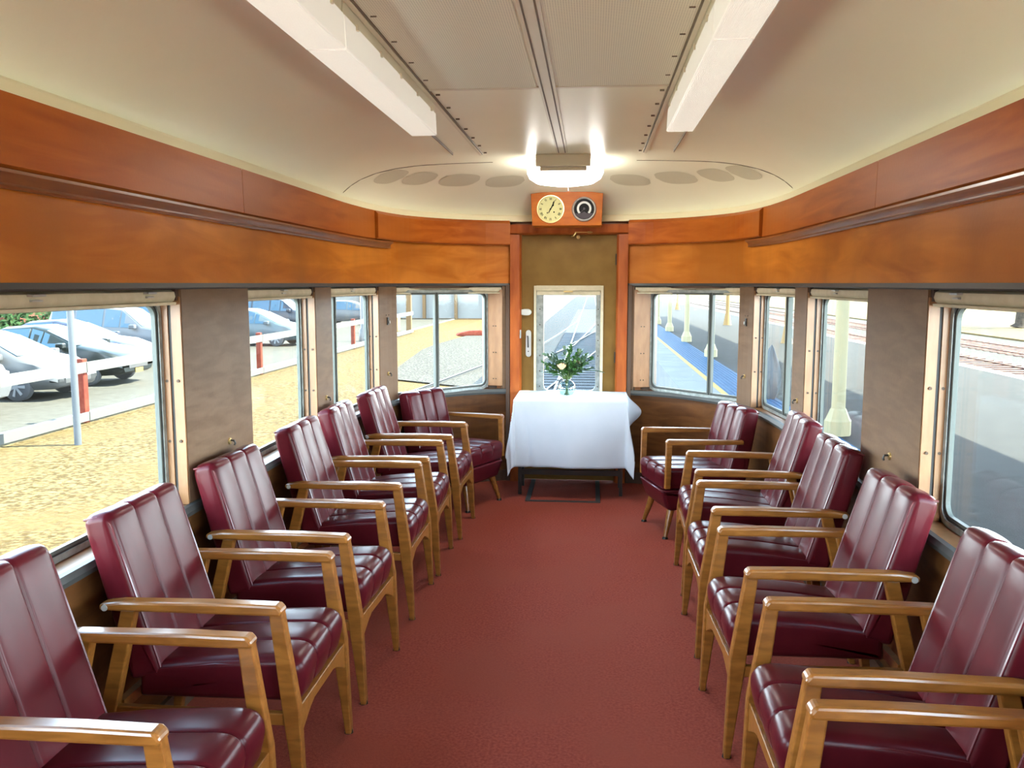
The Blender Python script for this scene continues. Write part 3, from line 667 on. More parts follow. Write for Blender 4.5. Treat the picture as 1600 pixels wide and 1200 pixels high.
def rloop(pts, r=0.03, n=4):
    """round the corners of a polygon given (x,z,r)"""
    out = []; m = len(pts)
    for i in range(m):
        p = Vector(pts[i][:2]); a = Vector(pts[i - 1][:2]); b = Vector(pts[(i + 1) % m][:2]); rr_ = pts[i][2] if len(pts[i]) > 2 else r
        da = (a - p); db = (b - p); k1 = min(rr_, da.length * 0.45); k2 = min(rr_, db.length * 0.45)
        p0 = p + da.normalized() * k1; p1 = p + db.normalized() * k2
        for k in range(n + 1):
            t = k / n; out.append(tuple(p0 * (1 - t) ** 2 + p * 2 * t * (1 - t) + p1 * t * t))
    # refine long edges
    res = []
    for i in range(len(out)):
        a = Vector(out[i]); b = Vector(out[(i + 1) % len(out)]); res.append(tuple(a)); L_ = (b - a).length; k = int(L_ / 0.05)
        for j in range(1, k + 1): res.append(tuple(a.lerp(b, j / (k + 1))))
    return res
def piping(prof, y, r=0.0042, rng=None, push=0.0):
    n = len(prof); pts = []
    cx = sum(p[0] for p in prof) / n; cz = sum(p[1] for p in prof) / n
    for a, b in prof:
        d_ = Vector((a - cx, b - cz)); d_.normalize(); pts.append((a + d_.x * push, y, b + d_.y * push))
    return MB().tube(pts, r, 6, closed=True)
def make_armchair():
    """origin on the floor below the middle; front is +x; width along y"""
    t = empty('armchair')
    W = 0.445
    sp = rloop([(0.312, 0.352, 0.02), (0.338, 0.455, 0.045), (0.30, 0.500, 0.05), (0.05, 0.485, 0.1), (-0.20, 0.452, 0.03), (-0.21, 0.345, 0.02)])
    gm = [1.0 if (z > 0.41 or x > 0.26) else 0.0 for x, z in sp]
    seat = cushion(W, sp, (-0.075, 0.075), 0.034, 0.006, 0.005, gm).build('seat', 'leather', t, smooth=True, autos=1.3)
    g = MB()
    for y in (-W / 2 + 0.006, W / 2 - 0.006):
        q = [(x + 0.0, y, z) for x, z in sp if z > 0.36]
        q = [p for p in q]; g.tube([(0.302, y, 0.375), (0.309, y, 0.44), (0.285, y, 0.476), (0.05, y, 0.468), (-0.18, y, 0.438)], 0.0038, 6)
    g.build('piping', 'piping', seat, smooth=True)
    # back: leaning, front face at x=-0.13 low to -0.27 high
    bp = rloop([(-0.120, 0.425, 0.02), (-0.275, 0.945, 0.03), (-0.368, 0.925, 0.05), (-0.230, 0.40, 0.02)])
    gm = [1.0 if (x > -0.11 - (z - 0.40) * 0.33 - 0.075 or z > 0.90) else 0.0 for x, z in bp]
    back = cushion(W + 0.005, bp, (-0.072, 0.072), 0.030, 0.006, 0.005, gm).build('backrest', 'leather', t, smooth=True, autos=1.3)
    g = MB()
    for y in (-W / 2 + 0.008, W / 2 - 0.008):
        g.tube([(-0.131, y, 0.45), (-0.199, y, 0.68), (-0.268, y, 0.905), (-0.284, y, 0.925), (-0.312, y, 0.928), (-0.356, y, 0.917)], 0.004, 6)
    g.build('piping', 'piping', back, smooth=True)
    ya = 0.25
    for sg in (-1, 1):
        y0, y1 = sg * ya - 0.021, sg * ya + 0.021
        # front leg, from the floor to the arm
        g = MB(); g.prism([(0.322, 0.0), (0.345, 0.0), (0.334, 0.36), (0.288, 0.672), (0.247, 0.655), (0.278, 0.36), (0.284, 0.30)], y0 + 0.004, y1 - 0.004, 'y'); g.build('leg', 'oak', t, bevel=0.005)
        g = MB(); g.prism([(-0.345, 0.0), (-0.318, 0.0), (-0.255, 0.33), (-0.175, 0.655), (-0.222, 0.655), (-0.300, 0.36)], y0 + 0.004, y1 - 0.004, 'y'); g.build('leg', 'oak', t, bevel=0.005)
        # arm
        g = MB(); g.prism([(0.286, 0.652), (0.293, 0.668), (0.278, 0.686), (0.10, 0.688), (-0.22, 0.682), (-0.288, 0.672), (-0.288, 0.652), (-0.22, 0.651)], y0 - 0.004, y1 + 0.004, 'y')
        st0 = MB(); ar = g.build('arm', 'oak', t, bevel=0.008)
        g = MB(); g.lathe([(0.0001, -0.028), (0.010, -0.028), (0.011, 0.028), (0.0001, 0.028)], (-0.268, sg * ya, 0.662), 12, 'y'); g.build('bolt', 'chrome', ar)
        g = MB(); g.lathe([(0.0001, -0.004), (0.022, -0.004), (0.024, 0.004), (0.0001, 0.004)], (-0.262, sg * (ya - 0.031), 0.655), 14, 'y'); g.build('bracket', 'chrome', t)
        # side rail under the seat
        g = MB(); g.box(-0.285, 0.29, sg * ya - 0.012, sg * ya + 0.012, 0.30, 0.338); g.build('side_rail', 'oak', t, bevel=0.003)
        g = MB(); g.lathe([(0.0001, -0.0), (0.017, 0.0), (0.013, 0.014), (0.0001, 0.014)], (0.332, sg * ya, 0.0), 10); g.lathe([(0.0001, 0.0), (0.017, 0.0), (0.013, 0.014), (0.0001, 0.014)], (-0.331, sg * ya, 0.0), 10); g.build('glide', 'glide', t)
    # arched front apron
    bot = [(-0.235 + 0.47 * k / 14, 0.255 + 0.060 * min(1, 1.35 * math.sin(pi * k / 14))) for k in range(15)]
    g = MB(); g.prism([(-0.235, 0.352)] + bot + [(0.235, 0.352)], 0.305, 0.328, 'x'); g.build('apron', 'oak', t, bevel=0.003)
    g = MB(); g.box(-0.27, -0.245, -0.235, 0.235, 0.31, 0.345); g.build('back_rail', 'oak', t)
    return t
def make_corner_chair():
    t = empty('armchair')
    W = 0.45
    sp = rloop([(0.31, 0.325, 0.02), (0.32, 0.43, 0.035), (0.30, 0.462, 0.04), (0.0, 0.455, 0.1), (-0.22, 0.43, 0.03), (-0.23, 0.325, 0.02)])
    gm = [1.0 if z > 0.40 else 0.0 for x, z in sp]
    seat = cushion(W, sp, (-0.075, 0.075), 0.03, 0.010, 0.008, gm).build('seat', 'leather', t, smooth=True, autos=1.3)
    g = MB(); g.tube([(-0.2, -W / 2 + 0.004, 0.318), (0.29, -W / 2 + 0.004, 0.318), (0.318, -W / 2 + 0.03, 0.318), (0.318, W / 2 - 0.03, 0.318), (0.29, W / 2 - 0.004, 0.318), (-0.2, W / 2 - 0.004, 0.318)], 0.006, 6); g.build('piping', 'piping', seat, smooth=True)
    bp_ = rloop([(0.27, 0.185, 0.03), (0.318, 0.318, 0.015), (-0.24, 0.318, 0.02), (-0.22, 0.19, 0.03)])
    cushion(W, bp_, (), 0.03, 0, 0.004).build('seat_base', 'leather', t, smooth=True, autos=1.3)
    bp = rloop([(-0.13, 0.40, 0.02), (-0.245, 0.835, 0.03), (-0.345, 0.825, 0.05), (-0.26, 0.34, 0.02)])
    gm = [1.0 if (x > -0.10 - (z - 0.40) * 0.27 - 0.08 or z > 0.80) else 0.0 for x, z in bp]
    back = cushion(W, bp, (-0.072, 0.072), 0.028, 0.011, 0.010, gm).build('backrest', 'leather', t, smooth=True, autos=1.3)
    g = MB()
    for y in (-W / 2 + 0.008, W / 2 - 0.008): g.tube([(-0.143, y, 0.43), (-0.235, y, 0.79), (-0.255, y, 0.818), (-0.338, y, 0.81)], 0.004, 6)
    g.build('piping', 'piping', back, smooth=True)
    for sg in (-1, 1):
        y = sg * (W / 2 + 0.016)
        for (xa, xb) in ((0.235, 0.285), (-0.20, -0.25)):
            g = MB(); yi = sg * (W / 2 - 0.05); yo = sg * (W / 2 - 0.015)
            g.tube([(xa, yi, 0.20), (xb, yo, 0.012)], [0.026, 0.014], 10); g.build('leg', 'oak', t, smooth=True)
            g = MB(); g.lathe([(0.0001, 0), (0.02, 0), (0.017, 0.014), (0.0001, 0.014)], (xb, yo, 0), 10); g.build('glide', 'glide', t)
        g = MB(); g.prism([(0.272, 0.34), (0.307, 0.34), (0.302, 0.64), (0.265, 0.64)], y - 0.015, y + 0.015, 'y'); g.build('arm_post', 'oak', t, bevel=0.004)
        g = MB(); g.prism([(0.300, 0.625), (0.306, 0.645), (0.29, 0.662), (-0.22, 0.640), (-0.22, 0.612)], y - 0.02, y + 0.02, 'y'); g.build('arm', 'oak', t, bevel=0.007)
    return t
proto = make_armchair()
GL = 'burgundy leather armchairs along the windows'
left = [(-1.02, 1.93, 0.0, 'burgundy leather armchair on the left, nearest of its row, cut off by the left edge'),
        (-1.02, 2.66, 0.0, 'burgundy armchair on the left before the big car-park window, second in its row'),
        (-1.015, 3.39, -0.03, 'burgundy leather armchair on the left against the wide brown pillar, third in its row'),
        (-1.01, 4.235, 0.0, 'burgundy leather armchair on the left under the middle window, fourth in its row'),
        (-1.0, 4.87, 0.02, 'burgundy leather armchair on the left by the second pillar, fifth in its row'),
        (-0.97, 5.585, -0.03, 'burgundy leather armchair on the left beside the corner chair, sixth in its row')]
right = [(0.99, 1.68, pi, 'burgundy leather armchair at the bottom right corner, showing little more than its arm'),
         (1.02, 2.345, pi, 'scuffed burgundy leather armchair on the right by the nearest right window'),
         (1.0, 3.135, pi + 0.04, 'burgundy leather armchair on the right against the wide brown pillar'),
         (1.005, 3.93, pi + 0.01, 'burgundy leather armchair on the right under the middle right window'),
         (1.03, 4.68, pi - 0.02, 'burgundy leather armchair on the right just before the corner chair')]
for i, (x, y, rz, lab) in enumerate(left + right):
    o = proto if i == 0 else copy_tree(proto)
    o.location = (x, y, 0); o.rotation_euler = (0, 0, rz); tag(o, lab, 'armchair', GL)
cc = make_corner_chair(); cc.location = (-0.85, 6.285, 0); cc.rotation_euler = (0, 0, -0.46)
tag(cc, 'low burgundy armchair with stubby legs in the left corner beside the table', 'armchair', 'low corner armchairs')
c2 = copy_tree(cc); c2.location = (0.90, 5.73, 0); c2.rotation_euler = (0, 0, pi + 0.27)
tag(c2, 'low burgundy armchair with stubby legs in the right corner under the end window', 'armchair', 'low corner armchairs')

# ------------------------------------------------------------------ table, cloth, vase, flowers
TX, TY, TZ = 0.035, 6.70, 0.765
TW, TD = 0.42, 0.285
tb = empty('side_table', (TX, TY, 0)); tag(tb, 'small table hidden under a white cloth before the end door, black legs showing', 'table')
MB().box(-TW, TW, -TD, TD, TZ - 0.022, TZ - 0.002).build('tabletop', 'blackmetal', tb)
for sx in (-1, 1):
    for sy in (-1, 1): MB().box(sx * 0.395 - 0.013, sx * 0.395 + 0.013, sy * 0.14 - 0.013 , sy * 0.14 + 0.013, 0, TZ - 0.022).build('leg', 'blackmetal', tb)
MB().box(-0.39, 0.39, -0.155, -0.13, 0.16, 0.20).build('stretcher', 'blackmetal', tb)
def cloth():
    nx, ny = 120, 96; HX, HY = TW + 0.36, TD + 0.53; vs = []
    for i in range(nx + 1):
        for j in range(ny + 1):
            a = -HX + 2 * HX * i / nx; b = -HY + 2 * HY * j / ny
            cx = max(-TW, min(TW, a)); cy = max(-TD, min(TD, b)); ox, oy = a - cx, b - cy; r = math.hypot(ox, oy)
            if r < 1e-6: vs.append((a, b, TZ + 0.001 + 0.0008 * math.sin(a * 9) * math.sin(b * 11))); continue
            dx, dy = ox / r, oy / r; corner = min(abs(ox), abs(oy)) / r
            q = 0.012 + r * (0.03 + 0.15 * corner)
            # folds
            if ox > 0 and b > 0.0: q += 0.13 * math.exp(-((r - 0.17) / 0.10) ** 2) * max(0.0, min(1.0, (b - 0.02) / 0.24)) * (1 - corner * 0.5)
            along = a if abs(oy) > abs(ox) else b
            q += 0.016 * r / 0.5 * math.sin(along * 9.0 + 0.8) + 0.012 * r * math.sin(along * 23 + 1.7) - 0.03 * r * math.exp(-((a + 0.33 + (r - 0.3) * -0.12) / 0.02) ** 2)
            zz = TZ + 0.001 - max(0.0, r - 0.008) * (0.985 - 0.12 * corner)
            if b > TD: q = min(q, 0.03)
            vs.append((cx + dx * q, cy + dy * q, max(0.09, zz)))
    g = MB(); n = ny + 1
    g.add(vs, [(i * n + j, (i + 1) * n + j, (i + 1) * n + j + 1, i * n + j + 1) for i in range(nx) for j in range(ny)])
    g.xf(Matrix.Translation((TX, TY, 0)))
    o = g.build('tablecloth', 'cloth', None, smooth=True, autos=3); tag(o, 'white tablecloth draped over the small table before the door', 'tablecloth')
    md = o.modifiers.new('thick', 'SOLIDIFY'); md.thickness = 0.0015; md.offset = 1
cloth()
VX, VY = 0.003, 6.62
vz = TZ + 0.004
g = MB(); prof = [(0.0001, 0.0), (0.030, 0.0), (0.055, 0.018), (0.072, 0.055), (0.070, 0.085), (0.052, 0.115), (0.034, 0.130), (0.036, 0.145), (0.033, 0.145), (0.031, 0.130), (0.049, 0.113), (0.067, 0.084), (0.069, 0.055), (0.052, 0.021), (0.028, 0.006), (0.0001, 0.006)]
g.lathe(prof, (VX, VY, vz), 32); o = g.build('vase', 'vaseglass', None, smooth=True, autos=1.2); tag(o, 'round clear glass vase of flowers on the white tablecloth', 'vase')
bq = empty('flower_bouquet', (VX, VY, vz + 0.01)); tag(bq, 'bouquet of green leaves with peach rose in the glass vase', 'flowers')
g = MB(); g1 = MB(); g2 = MB()
def leaf(mb, p, d, ln, wd, droop=0.3):
    d = d.normalized(); sd = d.cross(Vector((0, 0, 1)));
    if sd.length < 0.1: sd = Vector((1, 0, 0))
    sd.normalize(); sd = (sd + Vector((random.uniform(-.4, .4), random.uniform(-.4, .4), random.uniform(-.6, .6)))).normalized(); up_ = sd.cross(d).normalized()
    n0 = len(mb.v); k_ = 5; vs = []
    for k in range(k_ + 1):
        t = k / k_; c = p + d * ln * t - Vector((0, 0, 1)) * droop * ln * t * t; w_ = wd * math.sin(pi * min(1, 0.08 + t * 0.92)) ** 0.8
        vs += [c - sd * w_ + up_ * w_ * 0.3, c, c + sd * w_ + up_ * w_ * 0.3]
    mb.add(vs, [(3 * k + i, 3 * k + i + 1, 3 * k + i + 4, 3 * k + i + 3) for k in range(k_) for i in range(2)])
tips = []
random.seed(11)
for k in range(40):
    az = random.uniform(0, 2 * pi); 
    sx = math.cos(az) * random.uniform(0.5, 1.0); sy = math.sin(az) * random.uniform(0.2, 0.8)
    rise = random.uniform(0.03, 0.22) * (1.15 - 0.5 * abs(sx))
    tip = Vector((sx * 0.20, sy * 0.14, 0.145 + rise)); a = Vector((-sx * 0.02, -sy * 0.02, 0.004)); b = Vector((0, 0, 0.125)) + Vector((sx, sy, 0)) * 0.016
    m1 = b.lerp(tip, 0.5) + Vector((0, 0, 0.03)); pts = [a, b, m1, tip]; g.tube(pts, [0.0028, 0.0026, 0.002, 0.0012], 5)
    lf = g1 if k % 3 else g2
    for q in range(11):
        t = 0.25 + 0.75 * q / 10; p_ = b.lerp(m1, t * 2) if t < 0.5 else m1.lerp(tip, (t - 0.5) * 2)
        dr = (tip - b).normalized() + Vector((random.uniform(-.9, .9), random.uniform(-.9, .9), random.uniform(-.4, .8)))
        leaf(lf, p_, dr, random.uniform(0.04, 0.075), random.uniform(0.009, 0.017))
leaf(g1, Vector((0.16, 0, 0.20)), Vector((1, 0, -0.05)), 0.14, 0.022, 0.1)
g.build('stems', 'stem', bq, smooth=True); tag(g1.build('foliage', 'leaf', bq, smooth=True), kind='stuff'); f2 = g2.build('foliage', 'leaf2', bq, smooth=True); tag(f2, label='grey green leaves', kind='stuff')
def rose(c, R, m, name):
    g = MB()
    for ringi, (rr_, hh, cnt, op) in enumerate(((0.35, 1.0, 3, 0.0), (0.62, 0.95, 5, 0.12), (0.9, 0.8, 6, 0.3))):
        for k in range(cnt):
            az = 2 * pi * k / cnt + ringi * 0.7; vs = []; nu, nv = 6, 5
            for i in range(nu + 1):
                for j in range(nv + 1):
                    u = (i / nu - 0.5) * 2 * pi / cnt * 1.3; v = j / nv
                    r = R * rr_ * (0.35 + 0.65 * math.sin(v * pi / 2 * 1.1)) + R * op * v * v * 0.6; h = R * (-0.6 + 1.5 * v * hh * (1 - 0.25 * (u * cnt / 4) ** 2))
                    vs.append((c[0] + r * math.cos(az + u), c[1] + r * math.sin(az + u), c[2] + h))
            n = nv + 1; g.add(vs, [(i * n + j, i * n + j + 1, (i + 1) * n + j + 1, (i + 1) * n + j) for i in range(nu) for j in range(nv)])
    o = g.build(name, m, bq, smooth=True, autos=3); return o
rose((-0.038, -0.10, 0.235), 0.032, 'petal', 'rose')
tag(rose((0.085, -0.03, 0.255), 0.026, 'petal2', 'blossom'), label='dusty pink blossom')

# ------------------------------------------------------------------ wall fittings
def at_wall(s, side, z, off=0.0):
    p = P(s, off, side, z); q = P(s + 0.01, off, side, z); q0 = P(s - 0.01, off, side, z); t = (q - q0).normalized()
    nrm = Vector((-t.y, t.x, 0)) if side > 0 else Vector((t.y, -t.x, 0))
    return Matrix(((t.x, nrm.x, 0, p.x), (t.y, nrm.y, 0, p.y), (0, 0, 1, p.z), (0, 0, 0, 1)))
def fitting(name, s, side, z, label, cat, kind):
    Mx = at_wall(s, side, z)
    g = MB()
    if kind == 'switch':
        g.box(-0.013, 0.013, 0, 0.008, -0.028, 0.028); o = g.xf(Mx).build(name, 'blackmetal', None, bevel=0.002)
        g = MB(); g.box(-0.006, 0.006, 0.008, 0.02, -0.016, 0.004); g.xf(Mx).build('toggle', 'chrome', o, bevel=0.002)
        g = MB()
        for dx in (-0.02, 0.02): g.lathe([(0.0001, 0), (0.004, 0), (0.004, 0.003), (0.0001, 0.003)], (dx, 0, 0.045), 8, 'y')
        g.xf(Mx).build('screw', 'screw', o)
    else:
        g.lathe([(0.0001, 0), (0.016, 0), (0.014, 0.006), (0.0001, 0.008)], (0, 0, 0), 16, 'y'); o = g.xf(Mx).build(name, 'brass', None, smooth=True)
        g = MB(); g.tube([(0, 0.006, 0.004), (0, 0.022, 0.002), (0.002, 0.026, -0.010), (0, 0.022, -0.018)], 0.0045, 8); g.xf(Mx).build('catch', 'blackmetal', o, smooth=True)
    tag(o, label, cat)
sL = (PIL[-1][5][0] + PIL[-1][5][1]) / 2; sR = (PIL[1][5][0] + PIL[1][5][1]) / 2
fitting('wall_switch', sL, -1, 1.375, 'small dark toggle switch on the narrow pillar beside the left corner window', 'switch', 'switch')
fitting('wall_switch', sR, 1, 1.375, 'small dark toggle switch on the narrow pillar beside the right corner window', 'switch', 'switch')
fitting('wall_hook', sL, -1, 0.985, 'small hook below the switch on the left corner pillar', 'hook', 'hook')
fitting('wall_hook', sR, 1, 0.985, 'small hook below the switch on the right corner pillar', 'hook', 'hook')
fitting('wall_hook', 3.58, -1, 0.958, 'small brass catch low on the wide left brown pillar', 'hook', 'hook')
fitting('wall_hook', 3.52, 1, 0.955, 'small brass catch low on the wide right brown pillar', 'hook', 'hook')
fitting('wall_hook', 4.97, -1, 0.965, 'small brass catch on the narrow straight pillar of the left wall', 'hook', 'hook')
fitting('wall_hook', 5.10, 1, 0.965, 'small brass catch on the narrow straight pillar of the right wall', 'hook', 'hook')

# ------------------------------------------------------------------ outside: ground
GZ = -0.9; RZ = -1.1
g = MB(); g.box(-120, 120, -40, 260, RZ - 0.3, RZ); struct(g.build('ground', 'dirt'))
g = MB(); g.prism([(-9.7, RZ), (-9.7, GZ), (-4.6, GZ), (-3.9, RZ)], -30, 20, 'y'); g.prism([(-9.7, RZ), (-9.7, GZ), (-7.5, GZ), (-6.6, RZ)], 20, 60, 'y'); struct(g.build('embankment', 'dirt'))
g = MB(); g.box(-60, -9.7, -30, 120, RZ, GZ); struct(g.build('car_park', 'asphalt'))
g = MB(); g.box(-9.7, -9.5, -30, 60, GZ, GZ + 0.06); struct(g.build('kerb', 'whiterail'))
g = MB(); g.prism([(-3.4, RZ), (-2.9, RZ + 0.05), (1.6, RZ + 0.05), (1.7, RZ)], -20, 180, 'y'); struct(g.build('track_bed', 'ballast'))
g = MB(); g.add([(-2.9, 22, RZ + 0.04), (-5.8, 24, RZ + 0.04), (-6.9, 36, RZ + 0.04), (-5.2, 60, RZ + 0.04), (-1, 60, RZ + 0.04), (-1, 22, RZ + 0.04)], [(0, 1, 2, 3, 4, 5)]); struct(g.build('ballast_shoulder', 'lightballast'))
g = MB(); g.add([(-40, 60, RZ + 0.03), (-3, 60, RZ + 0.03), (-2, 220, RZ + 0.03), (-80, 220, RZ + 0.03)], [(0, 1, 2, 3)]); struct(g.build('far_paving', 'asphalt'))
g = MB(); g.box(-3.85, -1.75, -30, 18, RZ, RZ + 0.03); struct(g.build('bounce_strip', 'bounce_ground'))  # unseen pale strip beside the train, added to brighten the ceiling
g = MB(); g.box(-9.4, -4.8, -30, 5.0, GZ, GZ + 0.02); struct(g.build('bounce_sheet', 'bounce_ground'))  # pale sheet added out of view to bounce daylight into the saloon
# tracks
def rails(name, lines, label, mtl='rail', sleepers=None, smat='railrust'):
    t = empty(name, (*lines[0][0][:2], RZ)); tag(t, label, 'railway track')
    ox, oy = lines[0][0][:2]
    for ln in lines:
        g = MB(); vs = []
        for k, (x, y) in enumerate(ln):
            a = Vector(ln[max(0, k - 1)]); b = Vector(ln[min(len(ln) - 1, k + 1)]); d_ = (b - a).normalized(); nx_ = Vector((d_.y, -d_.x))
            for o_, z in ((-0.030, 0.03), (-0.030, 0.05), (-0.012, 0.055), (-0.026, 0.10), (0.026, 0.10), (0.012, 0.055), (0.030, 0.05), (0.030, 0.03)): vs.append((x - ox + nx_.x * o_, y - oy + nx_.y * o_, z))
        n = 8; fs = [(i * n + k, i * n + (k + 1) % n, (i + 1) * n + (k + 1) % n, (i + 1) * n + k) for i in range(len(ln) - 1) for k in range(n)]
        g.add(vs, fs); g.build('rail', mtl, t)
    if sleepers:
        x0, x1, ya, yb, st_ = sleepers; g = MB(); y = ya
        while y < yb: g.box(x0 - ox, x1 - ox, y - oy, y - oy + 0.22, 0.0, 0.06); y += st_
        tag(g.build('sleepers', smat, t), kind='stuff')
A_ = [(-5.5, 13), (-4.6, 18), (-4.0, 22.6), (-3.3, 28), (-2.0, 37), (-1.45, 47), (-0.85, 60), (-0.72, 78)]
rails('railway_track', [[(-0.72, 8.5), (-0.72, 180)], [(0.72, 8.5), (0.72, 180)], A_, [(x + 1.44, y) for x, y in A_], [(-3.2, 14), (-1.5, 29.7), (0.3, 46.9), (2.0, 64)], [(-1.7, 14), (-0.05, 29.7), (1.75, 46.9), (3.4, 64)]], 'junction of bright rails running ahead beyond the end door', sleepers=(-1.25, 1.25, 8.5, 90, 0.65), smat='sleeper')
# platform
PZ = -0.15
g = MB(); g.box(1.72, 2.33, -20, 120, RZ, PZ); struct(g.build('platform_edge', 'concrete'))
g = MB(); g.box(2.33, 2.43, -20, 120, RZ, PZ + 0.002); struct(g.build('platform_line', 'yellow'))
g = MB(); g.box(2.43, 3.12, 9.0, 120, RZ, PZ)
k = 0
for i in range(9): g.box(2.46 + i * 0.073, 2.49 + i * 0.073, 9.0, 45, PZ, PZ + 0.006)
struct(g.build('tactile_paving', 'tactile'))
g = MB(); g.box(3.12, 8.3, -20, 120, RZ, PZ); g.box(2.43, 3.12, -20, 9.0, RZ, PZ); struct(g.build('platform', 'tarmac'))
g = MB(); g.box(3.12, 8.3, -20, 3.0, PZ, PZ + 0.01); struct(g.build('bounce_slab', 'bounce_ground'))  # added pale slab beyond the view, reflects light up through the right windows
g = MB(); g.box(8.3, 8.6, -20, 120, RZ, PZ + 0.002); struct(g.build('platform_coping', 'wallwhite'))
g = MB()
for y in range(-4, 60, 4): g.box(1.72, 2.33, y, y + 0.02, PZ, PZ + 0.003)
struct(g.build('paving_joint', 'steel'))
# canopy over the platform: roof on two rows of iron columns
cy0, cy1 = 1.2, 48.0
cn = empty('platform_canopy', (5.0, 20, PZ)); tag(cn, 'long iron roof over the platform carried by cream columns', 'canopy')
g = MB(); g.prism([(2.5 - 5.0, 3.95), (7.6 - 5.0, 3.95), (7.6 - 5.0, 4.05), (5.0 - 5.0, 4.5), (2.5 - 5.0, 4.05)], cy0 - 20, cy1 - 20, 'y'); g.build('roof', 'roofred', cn)
g = MB(); g.box(3.14 - 5.06, 3.14 - 4.94, cy0 - 20, cy1 - 20, 3.75, 3.95); g.box(6.1 - 5.06, 6.1 - 4.94, cy0 - 20, cy1 - 20, 3.75, 3.95); g.build('beam', 'post_cream', cn)
col0 = empty('platform_column')
MB().lathe([(0.0001, 0.32), (0.082, 0.32), (0.078, 1.2), (0.07, 3.5), (0.11, 3.62), (0.11, 3.75), (0.0001, 3.75)], (0, 0, 0), 12).build('shaft', 'post_cream', col0, smooth=True)
MB().lathe([(0.0001, 0.0), (0.16, 0.0), (0.16, 0.17), (0.14, 0.20), (0.10, 0.30), (0.088, 0.32), (0.0001, 0.32)], (0, 0, 0), 8).build('base', 'post_cream', col0)
ylist = [10.4, 21.4, 26.9, 32.8, 38.6]
labs = ['cream iron column filling the left of the middle right window',
        'cream iron column behind the mullion of the end window right of the door', 'cream iron column with stepped base, second in the right end window', 'cream iron column with flared base, third in the right end window',
        'distant cream platform column at the left edge of the right end window']
for i, y in enumerate(ylist):
    o = col0 if i == 0 else copy_tree(col0)
    o.location = (3.14, y, PZ); tag(o, labs[i], 'column', 'cream platform columns')
col1 = empty('platform_column'); MB().lathe([(0.0001, 0.0), (0.19, 0.0), (0.17, 0.05), (0.085, 0.55), (0.075, 3.75), (0.0001, 3.75)], (0, 0, 0), 10).build('shaft', 'post_orange', col1, smooth=True)
for i, (y, lb) in enumerate(((26.5, 'ochre tapered column seen through the narrow right corner window'), (38.0, 'ochre tapered column far side of platform, right of the mullion'), (60.0, 'small ochre tapered column farthest off in the right end window'))):
    o = col1 if i == 0 else copy_tree(col1); o.location = (6.1, y, PZ); tag(o, lb, 'column', 'ochre rear platform columns')
# rubbish bag by a column
g = MB(); n = 14; vs = []
for k in range(n + 1):
    v = k / n; r = 0.17 * (math.sin(pi * min(1, v * 0.93 + 0.07)) ** 0.55) * (1.05 - 0.55 * v)
    for j in range(20):
        a = 2 * pi * j / 20; rr_ = r * (1 + 0.12 * math.sin(5 * a + v * 6) + 0.06 * math.sin(11 * a)); vs.append((rr_ * math.cos(a), rr_ * math.sin(a), v * 0.86))
g.add(vs, [(k * 20 + j, k * 20 + (j + 1) % 20, (k + 1) * 20 + (j + 1) % 20, (k + 1) * 20 + j) for k in range(n) for j in range(20)] + [tuple(range(20))])
o = g.build('rubbish_bag', 'bag', None, smooth=True); o.location = (3.0, 13.6, PZ); tag(o, 'crumpled grey bag standing on the platform outside the narrow right window', 'bag')
# tracks and grass on the far side of the platform
g = MB(); g.box(8.6, 20.5, -20, 160, RZ, RZ + 0.02); struct(g.build('yard_ballast', 'lightballast'))
g = MB(); g.box(8.6, 11.4, -20, 160, RZ + 0.02, RZ + 0.1); struct(g.build('yard_path', 'asphalt'))
g = MB(); g.box(20.5, 110, -20, 200, RZ, RZ + 0.1); struct(g.build('dry_grass', 'grass'))
rails('railway_track', [[(12.4, 8), (12.4, 160)], [(13.85, 8), (13.85, 160)]], 'nearer rusty track beyond the platform, seen through right windows', 'railrust', (11.9, 14.4, 12, 70, 0.65))
rails('railway_track', [[(16.6, 8), (16.6, 160)], [(18.05, 8), (18.05, 160)]], 'farther rusty track at the edge of the dry grass', 'railrust', (16.1, 18.6, 16, 80, 0.65))

# ------------------------------------------------------------------ trees
def tree(x, y, z, h, label, seed, trunk=0.32, crown=4.0, nl=2600, group=None):
    rnd = random.Random(seed); t = empty('tree', (x, y, z)); tag(t, label, 'tree', group)
    g = MB(); pts = [(0, 0, 0), (0.05, 0, 0.25), (0.1, 0.0, h * 0.2), (0.0, 0.1, h * 0.4), (0.2, 0, h * 0.6)]
    g.tube(pts, [trunk * 1.7, trunk, trunk * 0.85, trunk * 0.6, trunk * 0.3], 10); ends = []
    for k in range(7):
        a = 2 * pi * k / 7 + rnd.random(); z0 = h * rnd.uniform(0.12, 0.42); e = Vector((math.cos(a) * crown * 0.7, math.sin(a) * crown * 0.7, h * rnd.uniform(0.55, 0.9)))
        b = Vector((0.1, 0, z0)); m_ = b.lerp(e, 0.45) + Vector((0, 0, 0.3)); g.tube([b, m_, e], [trunk * 0.5, trunk * 0.3, trunk * 0.08], 7); ends += [m_, e]
    g.build('trunk', 'bark', t, smooth=True)
    g = MB()
    for k in range(nl):
        c = rnd.choice(ends) + Vector((rnd.gauss(0, 1), rnd.gauss(0, 1), rnd.gauss(0, 0.6))) * crown * 0.25
        if c.z < h * 0.32: c.z = h * 0.32 + rnd.random()
        d_ = Vector((rnd.uniform(-1, 1), rnd.uniform(-1, 1), rnd.uniform(-1, 1))).normalized(); s_ = d_.orthogonal().normalized(); L_ = 0.16
        g.add([c, c + d_ * L_ + s_ * L_ * 0.4, c + d_ * L_ * 2, c + d_ * L_ - s_ * L_ * 0.4], [(0, 1, 2, 3)])
    tag(g.build('foliage', 'treeleaf', t), kind='stuff')
